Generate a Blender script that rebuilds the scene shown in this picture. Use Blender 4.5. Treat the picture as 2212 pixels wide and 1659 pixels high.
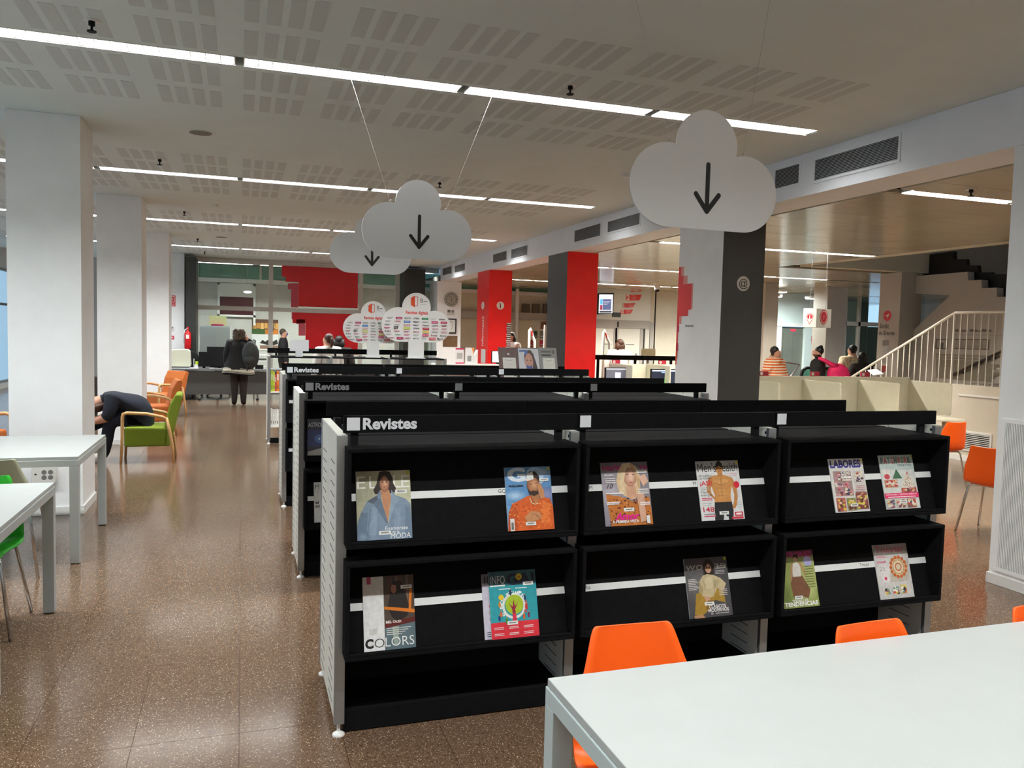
import bpy, bmesh, math, random
import numpy as np
from mathutils import Vector, Matrix

for _o in list(bpy.data.objects): bpy.data.objects.remove(_o)
S = bpy.context.scene
COL = S.collection
random.seed(7)

# ------------------------------------------------------------------ camera, world, exposure
FPX, YAW, PIT, ROL, CAMH = 1743.63, 0.324984, -0.0610982, 0.0248381, 1.65
fw = Vector((math.sin(YAW)*math.cos(PIT), math.cos(YAW)*math.cos(PIT), math.sin(PIT)))
_r0 = Vector((math.cos(YAW), -math.sin(YAW), 0)); _u0 = _r0.cross(fw)
rt = _r0*math.cos(ROL) + _u0*math.sin(ROL); up = -_r0*math.sin(ROL) + _u0*math.cos(ROL)
cd = bpy.data.cameras.new('camera'); cam = bpy.data.objects.new('camera', cd); COL.objects.link(cam)
cd.sensor_width = 36; cd.lens = FPX/2212*36; cd.clip_start = 0.05; cd.clip_end = 200
cam.matrix_world = Matrix(((rt.x, up.x, -fw.x, 0), (rt.y, up.y, -fw.y, 0), (rt.z, up.z, -fw.z, CAMH), (0, 0, 0, 1)))
S.camera = cam
W = bpy.data.worlds.new('world'); S.world = W; W.use_nodes = True
bg = W.node_tree.nodes['Background']; bg.inputs[0].default_value = (0.42, 0.60, 0.85, 1); bg.inputs[1].default_value = 1.4
S.view_settings.view_transform = 'Standard'; S.view_settings.look = 'None'
S.view_settings.gamma = 1; S.view_settings.use_curve_mapping = False
S.view_settings.exposure = 0.2
C_ = S.cycles                                # shorter light paths keep the render quick
C_.max_bounces = 4; C_.diffuse_bounces = 3; C_.glossy_bounces = 2; C_.transmission_bounces = 2; C_.transparent_max_bounces = 8
C_.caustics_reflective = False; C_.caustics_refractive = False; C_.use_adaptive_sampling = True; C_.adaptive_threshold = .03; C_.use_light_tree = False
LAMP_W = 45.0        # watts of one luminaire in the main hall
LAMP_R = 64.0        # watts of one luminaire in the foyer
LAMP_C = (0.955, 0.985, 1.0)
LAMP_CW = (1.0, 0.95, 0.85)

# ------------------------------------------------------------------ measuring helpers
CAM = Vector((0, 0, CAMH))
def ray(x, y): return rt*((x-1106)/FPX) - up*((y-829.5)/FPX) + fw
def onY(x, y, Y): d = ray(x, y); return CAM + d*(Y/d.y)
def onX(x, y, X): d = ray(x, y); return CAM + d*(X/d.x)
def onZ(x, y, Z): d = ray(x, y); return CAM + d*((Z-CAMH)/d.z)
def rectY(x0, y0, x1, y1, Y):
    a, b, c, d = onY(x0, y0, Y), onY(x1, y0, Y), onY(x0, y1, Y), onY(x1, y1, Y)
    return ((a.x+c.x)/2, (b.x+d.x)/2, (c.z+d.z)/2, (a.z+b.z)/2)

# ------------------------------------------------------------------ materials
def lin(c):
    c = c/255
    return c/12.92 if c <= .04045 else ((c+.055)/1.055)**2.4
def rgb(c):
    if isinstance(c, str): c = tuple(int(c[i:i+2], 16) for i in (1, 3, 5))
    return (lin(c[0]), lin(c[1]), lin(c[2]), 1)
MATS = {}
def mat(name, col, rough=.5, metal=0, noise=None, spec=.5, bump=0, bscale=200, emit=0, alpha=None):
    if name in MATS: return MATS[name]
    m = bpy.data.materials.new(name); m.use_nodes = True; nt = m.node_tree
    b = nt.nodes['Principled BSDF']; c = rgb(col)
    b.inputs['Base Color'].default_value = c; b.inputs['Roughness'].default_value = rough
    b.inputs['Metallic'].default_value = metal; b.inputs['Specular IOR Level'].default_value = spec
    if noise:
        tc = nt.nodes.new('ShaderNodeTexCoord'); n = nt.nodes.new('ShaderNodeTexNoise'); r = nt.nodes.new('ShaderNodeValToRGB')
        n.inputs['Scale'].default_value = noise[0]; n.inputs['Detail'].default_value = 4
        k = noise[1]
        r.color_ramp.elements[0].position = .3; r.color_ramp.elements[1].position = .7
        r.color_ramp.elements[0].color = (c[0]*(1-k), c[1]*(1-k), c[2]*(1-k), 1)
        r.color_ramp.elements[1].color = (min(1, c[0]*(1+k)), min(1, c[1]*(1+k)), min(1, c[2]*(1+k)), 1)
        nt.links.new(tc.outputs['Object'], n.inputs['Vector']); nt.links.new(n.outputs['Fac'], r.inputs['Fac'])
        nt.links.new(r.outputs['Color'], b.inputs['Base Color'])
    if bump:
        tc = nt.nodes.new('ShaderNodeTexCoord'); n = nt.nodes.new('ShaderNodeTexNoise'); bp = nt.nodes.new('ShaderNodeBump')
        n.inputs['Scale'].default_value = bscale; bp.inputs['Strength'].default_value = bump; bp.inputs['Distance'].default_value = .002
        nt.links.new(tc.outputs['Object'], n.inputs['Vector']); nt.links.new(n.outputs['Fac'], bp.inputs['Height'])
        nt.links.new(bp.outputs['Normal'], b.inputs['Normal'])
    if emit:
        b.inputs['Emission Color'].default_value = c; b.inputs['Emission Strength'].default_value = emit
    if alpha is not None:
        b.inputs['Alpha'].default_value = alpha
    MATS[name] = m
    return m
def pc(c, rough=.45):                       # printed colour
    return mat('print_' + c.strip('#') + ('' if rough == .45 else '_%d' % (rough*100)), c, rough, noise=(55, .09))
def glow(c, e): return mat('screen_%s_%d' % (c.strip('#'), e*100), c, .3, emit=e)

WHITE = mat('white_paint', (226, 226, 222), .55, noise=(6, .02))
COLW = mat('column_plaster', (243, 244, 243), .5, noise=(5, .025), bump=.05, bscale=90)
CEIL = mat('ceiling_plaster', (218, 227, 224), .85, noise=(3, .02))
BEAMW = mat('beam_plaster', (236, 239, 243), .6, noise=(4, .02))
BLACK = mat('black_laminate', (25, 25, 26), .55, noise=(30, .12), spec=.012)
BLACK2 = mat('black_matt', (24, 24, 25), .6, noise=(30, .1), spec=.15)
PANEL = mat('shelf_panel_grey', (230, 228, 218), .45, noise=(12, .03))
ALU = mat('brushed_aluminium', (170, 172, 172), .38, .75, noise=(40, .05))
CHROME = mat('chrome_tube', (205, 205, 205), .12, 1, noise=(20, .03))
DARKG = mat('charcoal_paint', (48, 48, 46), .5, noise=(5, .05))
RED = mat('red_paint', (236, 20, 20), .42, noise=(5, .05))
GREYP = mat('grey_counter', (86, 86, 84), .5, noise=(20, .06))
TABW = mat('table_white_laminate', (176, 180, 177), .42, noise=(8, .02))
TABS = mat('table_pale_steel', (186, 198, 196), .42, noise=(10, .03))
ORANGE = mat('orange_plastic', (255, 96, 10), .42, noise=(300, .03), bump=.04, bscale=400)
GREENP = mat('green_plastic', (40, 190, 30), .4, noise=(200, .03))
PALEP = mat('pale_olive_plastic', (190, 192, 165), .42, noise=(200, .03))
WOOD = mat('beech_wood', (205, 160, 105), .45, noise=(25, .1))
FGREEN = mat('lime_fabric', (118, 136, 28), .85, noise=(120, .12), bump=.2)
FORANGE = mat('orange_fabric', (186, 100, 40), .85, noise=(120, .12), bump=.2)
FBROWN = mat('brown_fabric', (70, 62, 56), .85, noise=(120, .1), bump=.2)
BEIGE = mat('beige_panel', (222, 218, 198), .5, noise=(10, .03))
CREAM = mat('cream_wall', (214, 208, 190), .6, noise=(4, .03))
GWALL = mat('grey_wall', (176, 174, 168), .6, noise=(4, .03))
RUBBER = mat('black_rubber', (12, 12, 12), .6, noise=(60, .1))
SKIN = mat('skin_tone', (198, 146, 120), .5, noise=(30, .08))

def shader_floor():
    m = bpy.data.materials.new('terrazzo'); m.use_nodes = True; nt = m.node_tree; b = nt.nodes['Principled BSDF']
    tc = nt.nodes.new('ShaderNodeNewGeometry')
    def vor(scale, lo, hi, chan=0):
        v = nt.nodes.new('ShaderNodeTexVoronoi'); v.inputs['Scale'].default_value = scale
        nt.links.new(tc.outputs['Position'], v.inputs['Vector'])
        s = nt.nodes.new('ShaderNodeSeparateColor'); nt.links.new(v.outputs['Color'], s.inputs[0])
        r = nt.nodes.new('ShaderNodeMapRange'); r.inputs[1].default_value = lo; r.inputs[2].default_value = hi
        nt.links.new(s.outputs[chan], r.inputs[0]); return r.outputs[0], v
    def mix(fac, a, bcol):
        x = nt.nodes.new('ShaderNodeMix'); x.data_type = 'RGBA'
        nt.links.new(fac, x.inputs[0])
        for i, q in ((6, a), (7, bcol)):
            if isinstance(q, tuple): x.inputs[i].default_value = q
            else: nt.links.new(q, x.inputs[i])
        return x.outputs[2]
    f1, _ = vor(240, 0, 1)
    base = mix(f1, rgb((90, 69, 52)), rgb((118, 94, 74)))
    f2, _ = vor(330, .96, .975, 1)
    c2 = mix(f2, base, rgb((215, 195, 168)))
    f3, _ = vor(150, .93, .95, 2)
    c3 = mix(f3, c2, rgb((84, 62, 48)))
    n = nt.nodes.new('ShaderNodeTexNoise'); n.inputs['Scale'].default_value = .6
    nt.links.new(tc.outputs['Position'], n.inputs['Vector'])
    mr = nt.nodes.new('ShaderNodeMapRange'); mr.inputs[3].default_value = .10; mr.inputs[4].default_value = .2
    nt.links.new(n.outputs['Fac'], mr.inputs[0]); nt.links.new(mr.outputs[0], b.inputs['Roughness'])
    nt.links.new(c3, b.inputs['Base Color']); b.inputs['Specular IOR Level'].default_value = .38
    return m
FLOOR = shader_floor()
def shader_perf():
    m = bpy.data.materials.new('perforated_plaster'); m.use_nodes = True; nt = m.node_tree; b = nt.nodes['Principled BSDF']
    g = nt.nodes.new('ShaderNodeNewGeometry'); w = nt.nodes.new('ShaderNodeTexWave'); w.bands_direction = 'X'
    w.inputs['Scale'].default_value = 30
    mp = nt.nodes.new('ShaderNodeMapping'); mp.inputs['Rotation'].default_value = (0, 0, math.pi/2)
    nt.links.new(g.outputs['Position'], mp.inputs['Vector']); nt.links.new(mp.outputs[0], w.inputs['Vector'])
    r = nt.nodes.new('ShaderNodeValToRGB'); r.color_ramp.elements[0].color = rgb((190, 196, 193)); r.color_ramp.elements[1].color = rgb((210, 216, 213))
    nt.links.new(w.outputs['Fac'], r.inputs['Fac']); nt.links.new(r.outputs[0], b.inputs['Base Color']); b.inputs['Roughness'].default_value = .9
    return m
PERF = shader_perf()
def shader_glass(name, tint, gloss=.10):
    m = bpy.data.materials.new(name); m.use_nodes = True; nt = m.node_tree; nt.nodes.clear()
    o = nt.nodes.new('ShaderNodeOutputMaterial'); t = nt.nodes.new('ShaderNodeBsdfTransparent'); g = nt.nodes.new('ShaderNodeBsdfGlossy')
    lw = nt.nodes.new('ShaderNodeLayerWeight'); lw.inputs[0].default_value = .5; pw = nt.nodes.new('ShaderNodeMath'); pw.operation = 'POWER'; pw.inputs[1].default_value = 5
    f = nt.nodes.new('ShaderNodeMapRange'); f.inputs[3].default_value = .025; f.inputs[4].default_value = .7; nt.links.new(lw.outputs['Facing'], pw.inputs[0]); nt.links.new(pw.outputs[0], f.inputs[0]); x = nt.nodes.new('ShaderNodeMixShader')
    t.inputs[0].default_value = rgb(tint); g.inputs[1].default_value = .02
    nt.links.new(f.outputs[0], x.inputs[0]); nt.links.new(t.outputs[0], x.inputs[1]); nt.links.new(g.outputs[0], x.inputs[2])
    nt.links.new(x.outputs[0], o.inputs[0]); return m
GLASS = shader_glass('clear_glass', (240, 246, 243)); GLASSG = shader_glass('green_glass', (150, 190, 175))
def shader_stripe(name, c1, c2, scale, axis='Z'):
    m = bpy.data.materials.new(name); m.use_nodes = True; nt = m.node_tree; b = nt.nodes['Principled BSDF']
    tc = nt.nodes.new('ShaderNodeTexCoord'); w = nt.nodes.new('ShaderNodeTexWave'); w.bands_direction = axis
    w.inputs['Scale'].default_value = scale; w.inputs['Distortion'].default_value = .6
    r = nt.nodes.new('ShaderNodeValToRGB'); r.color_ramp.interpolation = 'CONSTANT'
    r.color_ramp.elements[0].color = rgb(c1); r.color_ramp.elements[1].color = rgb(c2); r.color_ramp.elements[1].position = .5
    nt.links.new(tc.outputs['Object'], w.inputs['Vector']); nt.links.new(w.outputs['Fac'], r.inputs['Fac'])
    nt.links.new(r.outputs[0], b.inputs['Base Color']); b.inputs['Roughness'].default_value = .85
    return m

# ------------------------------------------------------------------ mesh builder
class MB:
    def __init__(s): s.v = []; s.f = []; s.m = []
    def add(s, vs, fs, m=0):
        o = len(s.v); s.v += [tuple(q) for q in vs]; s.f += [tuple(i+o for i in f) for f in fs]; s.m += [m]*len(fs); return s
    def box(s, x0, x1, y0, y1, z0, z1, m=0):
        return s.add([(x0,y0,z0),(x1,y0,z0),(x1,y1,z0),(x0,y1,z0),(x0,y0,z1),(x1,y0,z1),(x1,y1,z1),(x0,y1,z1)],
                     [(3,2,1,0),(4,5,6,7),(0,1,5,4),(1,2,6,5),(2,3,7,6),(3,0,4,7)], m)
    def quad(s, a, b, c, d, m=0): return s.add([a,b,c,d], [(0,1,2,3)], m)
    def prism(s, pts, d, m=0):              # polygon pts (3d) extruded by vector d
        n = len(pts); vs = [Vector(p) for p in pts]; vs += [p + Vector(d) for p in vs]
        fs = [tuple(range(n-1, -1, -1)), tuple(range(n, 2*n))] + [(i, (i+1) % n, (i+1) % n + n, i+n) for i in range(n)]
        return s.add(vs, fs, m)
    def tube(s, pts, r, n=8, m=0, closed=False):
        P = [Vector(p) for p in pts]; R = r if isinstance(r, (list, tuple)) else [r]*len(P); vs = []; fs = []
        t0 = (P[1]-P[0]).normalized(); a = Vector((0,0,1)) if abs(t0.z) < .9 else Vector((1,0,0))
        nrm = t0.cross(a).normalized()
        for i, p in enumerate(P):
            if closed: t = (P[(i+1) % len(P)]-P[i-1]).normalized()
            elif i == 0: t = P[1]-P[0]
            elif i == len(P)-1: t = P[-1]-P[-2]
            else: t = (P[i+1]-p).normalized() + (p-P[i-1]).normalized()
            if t.length < 1e-9: t = P[i]-P[i-1]
            t = t.normalized(); nrm = (nrm - t*nrm.dot(t)).normalized(); b = t.cross(nrm)
            for k in range(n):
                g = 2*math.pi*k/n; vs.append(p + (nrm*math.cos(g) + b*math.sin(g))*R[i])
        L = len(P)
        for i in range(L if closed else L-1):
            j = (i+1) % L
            for k in range(n): fs.append((i*n+k, i*n+(k+1) % n, j*n+(k+1) % n, j*n+k))
        if not closed: fs += [tuple(range(n-1, -1, -1)), tuple(range((L-1)*n, L*n))]
        return s.add(vs, fs, m)
    def lathe(s, prof, n=16, c=(0,0,0), m=0, ax='z'):
        vs = []; fs = []
        for (r, h) in prof:
            for k in range(n):
                g = 2*math.pi*k/n; a, b = r*math.cos(g), r*math.sin(g)
                q = (a, b, h) if ax == 'z' else ((a, h, b) if ax == 'y' else (h, a, b))
                vs.append((q[0]+c[0], q[1]+c[1], q[2]+c[2]))
        for i in range(len(prof)-1):
            for k in range(n): fs.append((i*n+k, i*n+(k+1) % n, (i+1)*n+(k+1) % n, (i+1)*n+k))
        fs += [tuple(range(n-1, -1, -1)), tuple(range((len(prof)-1)*n, len(prof)*n))]
        return s.add(vs, fs, m)
    def ell(s, c, rx, ry, rz, nu=12, nv=8, m=0, rot=None):
        vs = []; fs = []
        for i in range(nv+1):
            th = math.pi*i/nv
            for k in range(nu):
                g = 2*math.pi*k/nu
                q = Vector((rx*math.sin(th)*math.cos(g), ry*math.sin(th)*math.sin(g), rz*math.cos(th)))
                if rot: q = rot @ q
                vs.append((c[0]+q.x, c[1]+q.y, c[2]+q.z))
        for i in range(nv):
            for k in range(nu): fs.append((i*nu+k, (i+1)*nu+k, (i+1)*nu+(k+1) % nu, i*nu+(k+1) % nu))
        return s.add(vs, fs, m)
    def grid(s, fn, nu, nv, m=0):
        vs = [fn(i/nu, j/nv) for j in range(nv+1) for i in range(nu+1)]
        fs = [(j*(nu+1)+i, j*(nu+1)+i+1, (j+1)*(nu+1)+i+1, (j+1)*(nu+1)+i) for j in range(nv) for i in range(nu)]
        return s.add(vs, fs, m)
    def build(s, name, mats, parent=None, world=False, smooth=False, bevel=0, seg=2, solid=0, sub=0, auto=None):
        me = bpy.data.meshes.new(name); off = Vector((0,0,0)); loc = None
        if parent is None:
            a = np.array(s.v); lo, hi = a.min(0), a.max(0); loc = Vector(((lo[0]+hi[0])/2, (lo[1]+hi[1])/2, lo[2])); off = loc
        elif world:
            p = parent; off = Vector((0,0,0))
            while p is not None: off += p.location; p = p.parent
        me.from_pydata([(q[0]-off.x, q[1]-off.y, q[2]-off.z) for q in s.v], [], s.f)
        ms = mats if isinstance(mats, (list, tuple)) else [mats]
        for q in ms: me.materials.append(q)
        if len(ms) > 1:
            for p_, i in zip(me.polygons, s.m): p_.material_index = i
        if smooth: me.polygons.foreach_set('use_smooth', [True]*len(me.polygons))
        me.update()
        o = bpy.data.objects.new(name, me); COL.objects.link(o)
        if parent is None: o.location = loc
        else: o.parent = parent
        if solid: q = o.modifiers.new('solid', 'SOLIDIFY'); q.thickness = solid; q.offset = 0
        if sub: q = o.modifiers.new('sub', 'SUBSURF'); q.levels = sub; q.render_levels = sub
        if bevel: q = o.modifiers.new('bevel', 'BEVEL'); q.width = bevel; q.segments = seg; q.limit_method = 'ANGLE'
        return o
def wb(name, mats, parent, x0, x1, y0, y1, z0, z1, **k):      # one box in world coordinates
    return MB().box(x0, x1, y0, y1, z0, z1).build(name, mats, parent, world=True, **k)
def tag(o, label=None, cat=None, group=None, kind=None):
    for k, v in (('label', label), ('category', cat), ('group', group), ('kind', kind)):
        if v: o[k] = v
    return o
def thing(name, loc, label, cat, rz=0, group=None):
    o = bpy.data.objects.new(name, None); COL.objects.link(o); o.location = loc; o.rotation_euler = (0, 0, rz); o.empty_display_size = .1
    return tag(o, label, cat, group)
def struct(o): o['kind'] = 'structure'; return o
def copy_tree(o, parent=None):
    c = o.copy(); COL.objects.link(c); c.parent = parent
    for ch in o.children: copy_tree(ch, c)
    return c

# ------------------------------------------------------------------ flat print: lettering and shapes
TX = {}
def text_geo(s, bold=0.0, shear=0.0):
    k = (s, bold, shear)
    if k in TX: return TX[k]
    cu = bpy.data.curves.new('lettering', 'FONT'); cu.body = s; cu.offset = bold; cu.shear = shear; cu.resolution_u = 3; cu.fill_mode = 'FRONT'
    ob = bpy.data.objects.new('lettering', cu)
    me = ob.to_mesh(); v = [(q.co.x, q.co.y) for q in me.vertices]; f = [tuple(p.vertices) for p in me.polygons]
    ob.to_mesh_clear(); bpy.data.objects.remove(ob); bpy.data.curves.remove(cu)
    if v:
        x0 = min(q[0] for q in v); y0 = 0.0; x1 = max(q[0] for q in v); y1 = max(.7, 0)
        v = [((q[0]-x0)/max(1e-6, (x1-x0)), q[1]/.7) for q in v]; r = (v, f, (x1-x0)/.7)
    else: r = ([], [], 1)
    TX[k] = r; return r
class Art:
    """flat print on a plane: origin at its lower left corner, U right, V up, N towards the viewer"""
    def __init__(s, o, U, V, w, h, step=5e-5):
        s.o = Vector(o); s.U = Vector(U).normalized(); s.V = Vector(V).normalized(); s.N = s.U.cross(s.V); s.w = w; s.h = h
        s.mb = MB(); s.ms = []; s.k = 1; s.step = step; s.clip = False
    def mi(s, c):
        m = pc(c) if isinstance(c, str) else c
        if m not in s.ms: s.ms.append(m)
        return s.ms.index(m)
    def P(s, x, y): return s.o + s.U*(x*s.w) + s.V*(y*s.h) + s.N*(s.k*s.step)
    def poly(s, c, pts):
        if s.clip:
            for ax, lim, sg in ((0, 0, 1), (0, 1, -1), (1, 0, 1), (1, 1, -1)):
                out = []
                for i, p in enumerate(pts):
                    q = pts[i-1]; ip, iq = (p[ax]-lim)*sg >= 0, (q[ax]-lim)*sg >= 0
                    if ip != iq:
                        u = (lim-q[ax])/(p[ax]-q[ax]); out.append((q[0]+(p[0]-q[0])*u, q[1]+(p[1]-q[1])*u))
                    if ip: out.append(p)
                pts = out
                if len(pts) < 3: return s
        s.mb.add([s.P(*q) for q in pts], [tuple(range(len(pts)))], s.mi(c)); s.k += 1; return s
    def rect(s, c, x0, y0, x1, y1): return s.poly(c, [(x0,y0),(x1,y0),(x1,y1),(x0,y1)])
    def ell(s, c, cx, cy, rx, ry=None, n=20, a0=0, a1=360):
        ry = rx*s.w/s.h if ry is None else ry
        full = abs(a1-a0) >= 359
        return s.poly(c, [(cx+rx*math.cos(math.radians(a0+(a1-a0)*i/(n if full else n-1))), cy+ry*math.sin(math.radians(a0+(a1-a0)*i/(n if full else n-1)))) for i in range(n)])
    def soft(s, c0, c1, cx, cy, rx, ry, n=9, dx=0, dy=0):      # nested tones from rim colour c0 to core colour c1
        h = lambda c: [int(c[i:i+2], 16) for i in (1, 3, 5)]
        a, b = h(c0), h(c1)
        for i in range(n):
            u = i/(n-1); col = '#%02x%02x%02x' % tuple(int(round((a[j]+(b[j]-a[j])*u)/6)*6) if False else int(a[j]+(b[j]-a[j])*u) for j in range(3))
            k = 1-.75*u; s.ell(col, cx+dx*u, cy+dy*u, rx*k, ry*k, 18)
        return s
    def ring(s, c, cx, cy, r, t, n=24, ry=None):
        ry = r*s.w/s.h if ry is None else ry; q = ry/r; vs = []
        for i in range(n):
            g = 2*math.pi*i/n; vs += [s.P(cx+r*math.cos(g), cy+ry*math.sin(g)), s.P(cx+(r-t)*math.cos(g), cy+(r-t)*q*math.sin(g))]
        s.mb.add(vs, [(2*i, 2*((i+1) % n), 2*((i+1) % n)+1, 2*i+1) for i in range(n)], s.mi(c)); s.k += 1; return s
    def line(s, c, pts, t):                 # t in metres
        for a, b in zip(pts[:-1], pts[1:]):
            A, B = s.P(*a), s.P(*b); d = (B-A).normalized(); n = s.N.cross(d)*(t/2)
            s.mb.add([A-n, B-n, B+n, A+n], [(0,1,2,3)], s.mi(c))
        s.k += 1; return s
    def text(s, c, t, x, y, h, w=None, bold=.02, align='l', shear=0.0, rot=0):
        v, f, asp = text_geo(t, bold, shear); H = h*s.h; Wd = asp*H if w is None else w*s.w
        ox = {'l': 0, 'c': -Wd/2, 'r': -Wd}[align]; base = s.P(x, y); cr, sr = math.cos(rot), math.sin(rot)
        s.mb.add([base + s.U*((ox+q[0]*Wd)*cr - q[1]*H*sr) + s.V*((ox+q[0]*Wd)*sr + q[1]*H*cr) for q in v], f, s.mi(c)); s.k += 1; return s
    def build(s, name, parent, world=True): return s.mb.build(name, s.ms, parent, world=world)
def rrect(x0, y0, x1, y1, r, n=5, corners=(1,1,1,1)):        # bl, br, tr, tl
    pts = []
    for (cx, cy, a, on) in ((x0, y0, 180, corners[0]), (x1, y0, 270, corners[1]), (x1, y1, 0, corners[2]), (x0, y1, 90, corners[3])):
        if not on: pts.append((cx, cy)); continue
        ox = cx + (r if cx == x0 else -r); oy = cy + (r if cy == y0 else -r)
        for i in range(n+1): g = math.radians(a+90*i/n); pts.append((ox+r*math.cos(g), oy+r*math.sin(g)))
    return pts
# ================================================================== THE SETTING
ZC = 3.405; ZF = 3.0; XB = 4.983; XL = -5.6; YB = -5.2
LY = [5.75 + 4.45*k for k in range(-2, 4)]            # the rows of luminaires: -3.15 1.30 5.75 10.2 14.65 19.1
LW = 0.09                                            # half width of a luminaire slot
# floor of square terrazzo slabs in running bond
fl = struct(MB().box(XL-.3, 22, YB-.3, 27, -.3, -.006).build('floor', mat('floor_joint', (84, 64, 50), .4, noise=(40, .1))))
tiles = []
for i in range(-14, 55):
    off = 0 if i % 2 else .2
    for j in range(-13, 67):
        x0 = i*.4; y0 = 3.575 - .4 + off + (j-8)*.4 - (.2 if i % 2 else 0)
        if x0+.4 < XL or x0 > 21 or y0+.4 < YB or y0 > 26: continue
        tiles.append((x0, y0))
def seen(t):
    x, y = t[0]+.2, t[1]+.2
    if y < 2.0: return 1e9
    v = Vector((x, y, -CAMH)); d = v.dot(fw); u = v.dot(rt)/d*FPX+1106; w = -v.dot(up)/d*FPX+829.5
    if not (-40 < u < 2250 and w < 1720): return 1e8+d
    if .4 < x < 3.5 and (3.2 < y): return 1e6+d       # under the shelves
    return d
tiles.sort(key=seen)
tm = None
for k, (x, y) in enumerate(tiles[:296]):
    if tm is None:
        o = MB().box(-.1992, .1992, -.1992, .1992, -.02, 0).build('floor_tile', FLOOR, fl); tm = o.data
    else:
        o = bpy.data.objects.new('floor_tile', tm); COL.objects.link(o); o.parent = fl
    o.location = Vector((x+.2, y+.2, 0)) - fl.location
mb = MB()
for (x, y) in tiles[296:]: mb.box(x+.0008, x+.3992, y+.0008, y+.3992, -.02, 0)
tag(mb.build('tile_field', FLOOR, fl, world=True), kind='stuff')

# main ceiling: strips that leave a slot for every row of lamps
mb = MB(); XE = 4.56; edges = [YB] + [q for y in LY for q in (y-LW, y+LW)] + [22.0]
for a, b in zip(edges[0::2], edges[1::2]): mb.box(XL, XB+.3, a, b, ZC, ZC+.12)
for y in LY: mb.box(XE, XB+.3, y-LW, y+LW, ZC, ZC+.12)
mb.box(XL, XB+.3, YB, 22, ZC+.125, ZC+.2)
ce = struct(mb.build('ceiling', CEIL))
pm = None; patches = []
for y in LY:
    for r in (-1.205, -.605, .18, .785):
        for g in range(-10, 7):
            for q in range(4):
                patches.append((.01 + .6*g + .12*q + .042, y+r+.2275))
def cs(t):
    v = Vector((t[0], t[1], ZC-CAMH)); d = v.dot(fw)
    if d < .3: return 1e6
    u = v.dot(rt)/d*FPX+1106; w = -v.dot(up)/d*FPX+829.5
    return d if (-60 < u < 2260 and w > -60) else 1e5+abs(d)
patches.sort(key=cs)
for k, (x, y) in enumerate(patches[:296]):
    if pm is None: o = MB().box(-.041, .041, -.2275, .2275, -.0015, .003).build('perforated_patch', PERF, ce); pm = o.data
    else: o = bpy.data.objects.new('perforated_patch', pm); COL.objects.link(o); o.parent = ce
    o.location = Vector((x, y, ZC)) - ce.location
mb = MB()
for (x, y) in patches[296:]: mb.box(x-.041, x+.041, y-.2275, y+.2275, ZC-.0015, ZC+.003)
tag(mb.build('perforated_field', PERF, ce, world=True), kind='stuff')

# beam over the row of columns on the right
bm = struct(MB().box(XB, XB+.45, YB, 20.9, ZF+.01, ZC-.002).build('trim_1', BEAMW))
# foyer ceiling of enamelled trays
TRAY = mat('beige_enamel_tray', (196, 184, 158), .16, noise=(1.5, .06), spec=.6)
fc = struct(MB().box(XB+.46, 9.55, YB, 26.5, ZF+.13, ZF+.3).box(9.55, 21.3, 12.26, 26.5, ZF+.13, ZF+.3).build('ceiling', mat('tray_gap', (58, 52, 44), .8)))
RLY = [5.77, 10.2, 14.5, 18.9]
def trays():
    y = .9; rows = []
    while y < 26: rows.append((y, y+.555)); y += .555
    for (a, b) in rows:
        xs = [XB+.46, 6.62, 8.09, 9.29] + ([9.55] if False else []) + ([9.55] if a > 12 else []) + ([11.02, 12.5, 14.0, 15.8, 17.6, 19.4, 21.2] if a > 12 else [])
        for xa, xb in zip(xs[:-1], xs[1:]):
            yield xa, xb, a, b
n_ = 0
for xa, xb, a, b in trays():
    hit = [y for y in RLY if a-.08 < y < b+.08]
    segs = [(a, b)]
    if hit:
        y = hit[0]; segs = []
        if y-.075 > a+.02: segs.append((a, y-.075))
        if y+.075 < b-.02: segs.append((y+.075, b))
    for (p, q) in segs:
        MB().box(xa+.003, xb-.003, p+.003, q-.003, ZF, ZF+.035).build('ceiling_tray', TRAY, fc, world=True)
# walls
def wall(name, x0, x1, y0, y1, z0, z1, m): return struct(MB().box(x0, x1, y0, y1, z0, z1).build(name, m))
wall('wall_front', XL-.2, 16, YB-.2, YB, 0, 3.7, CREAM)
wall('wall_right', 15.8, 16, YB, 12.24, 0, 5.6, CREAM); wall('wall_right', 21.2, 21.4, 12.05, 22.5, 0, 3.2, CREAM)
wall('wall_back', -5.8, 16.05, 26.3, 26.5, 0, 6, GWALL)
wall('ceiling', 9.5, 16.05, YB, 26.5, 5.6, 5.8, CEIL)
wall('ceiling', XL-.2, XB+.3, 22.0, 26.5, ZC+.1, ZC+.3, CEIL)
wall('trim_2', 9.3, 9.55, YB, 12.05, ZF, 5.6, CREAM)
wall('trim_3', 9.55, 21.3, 12.05, 12.25, ZF, 5.6, CREAM)           # upper edge of the stair void
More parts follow.
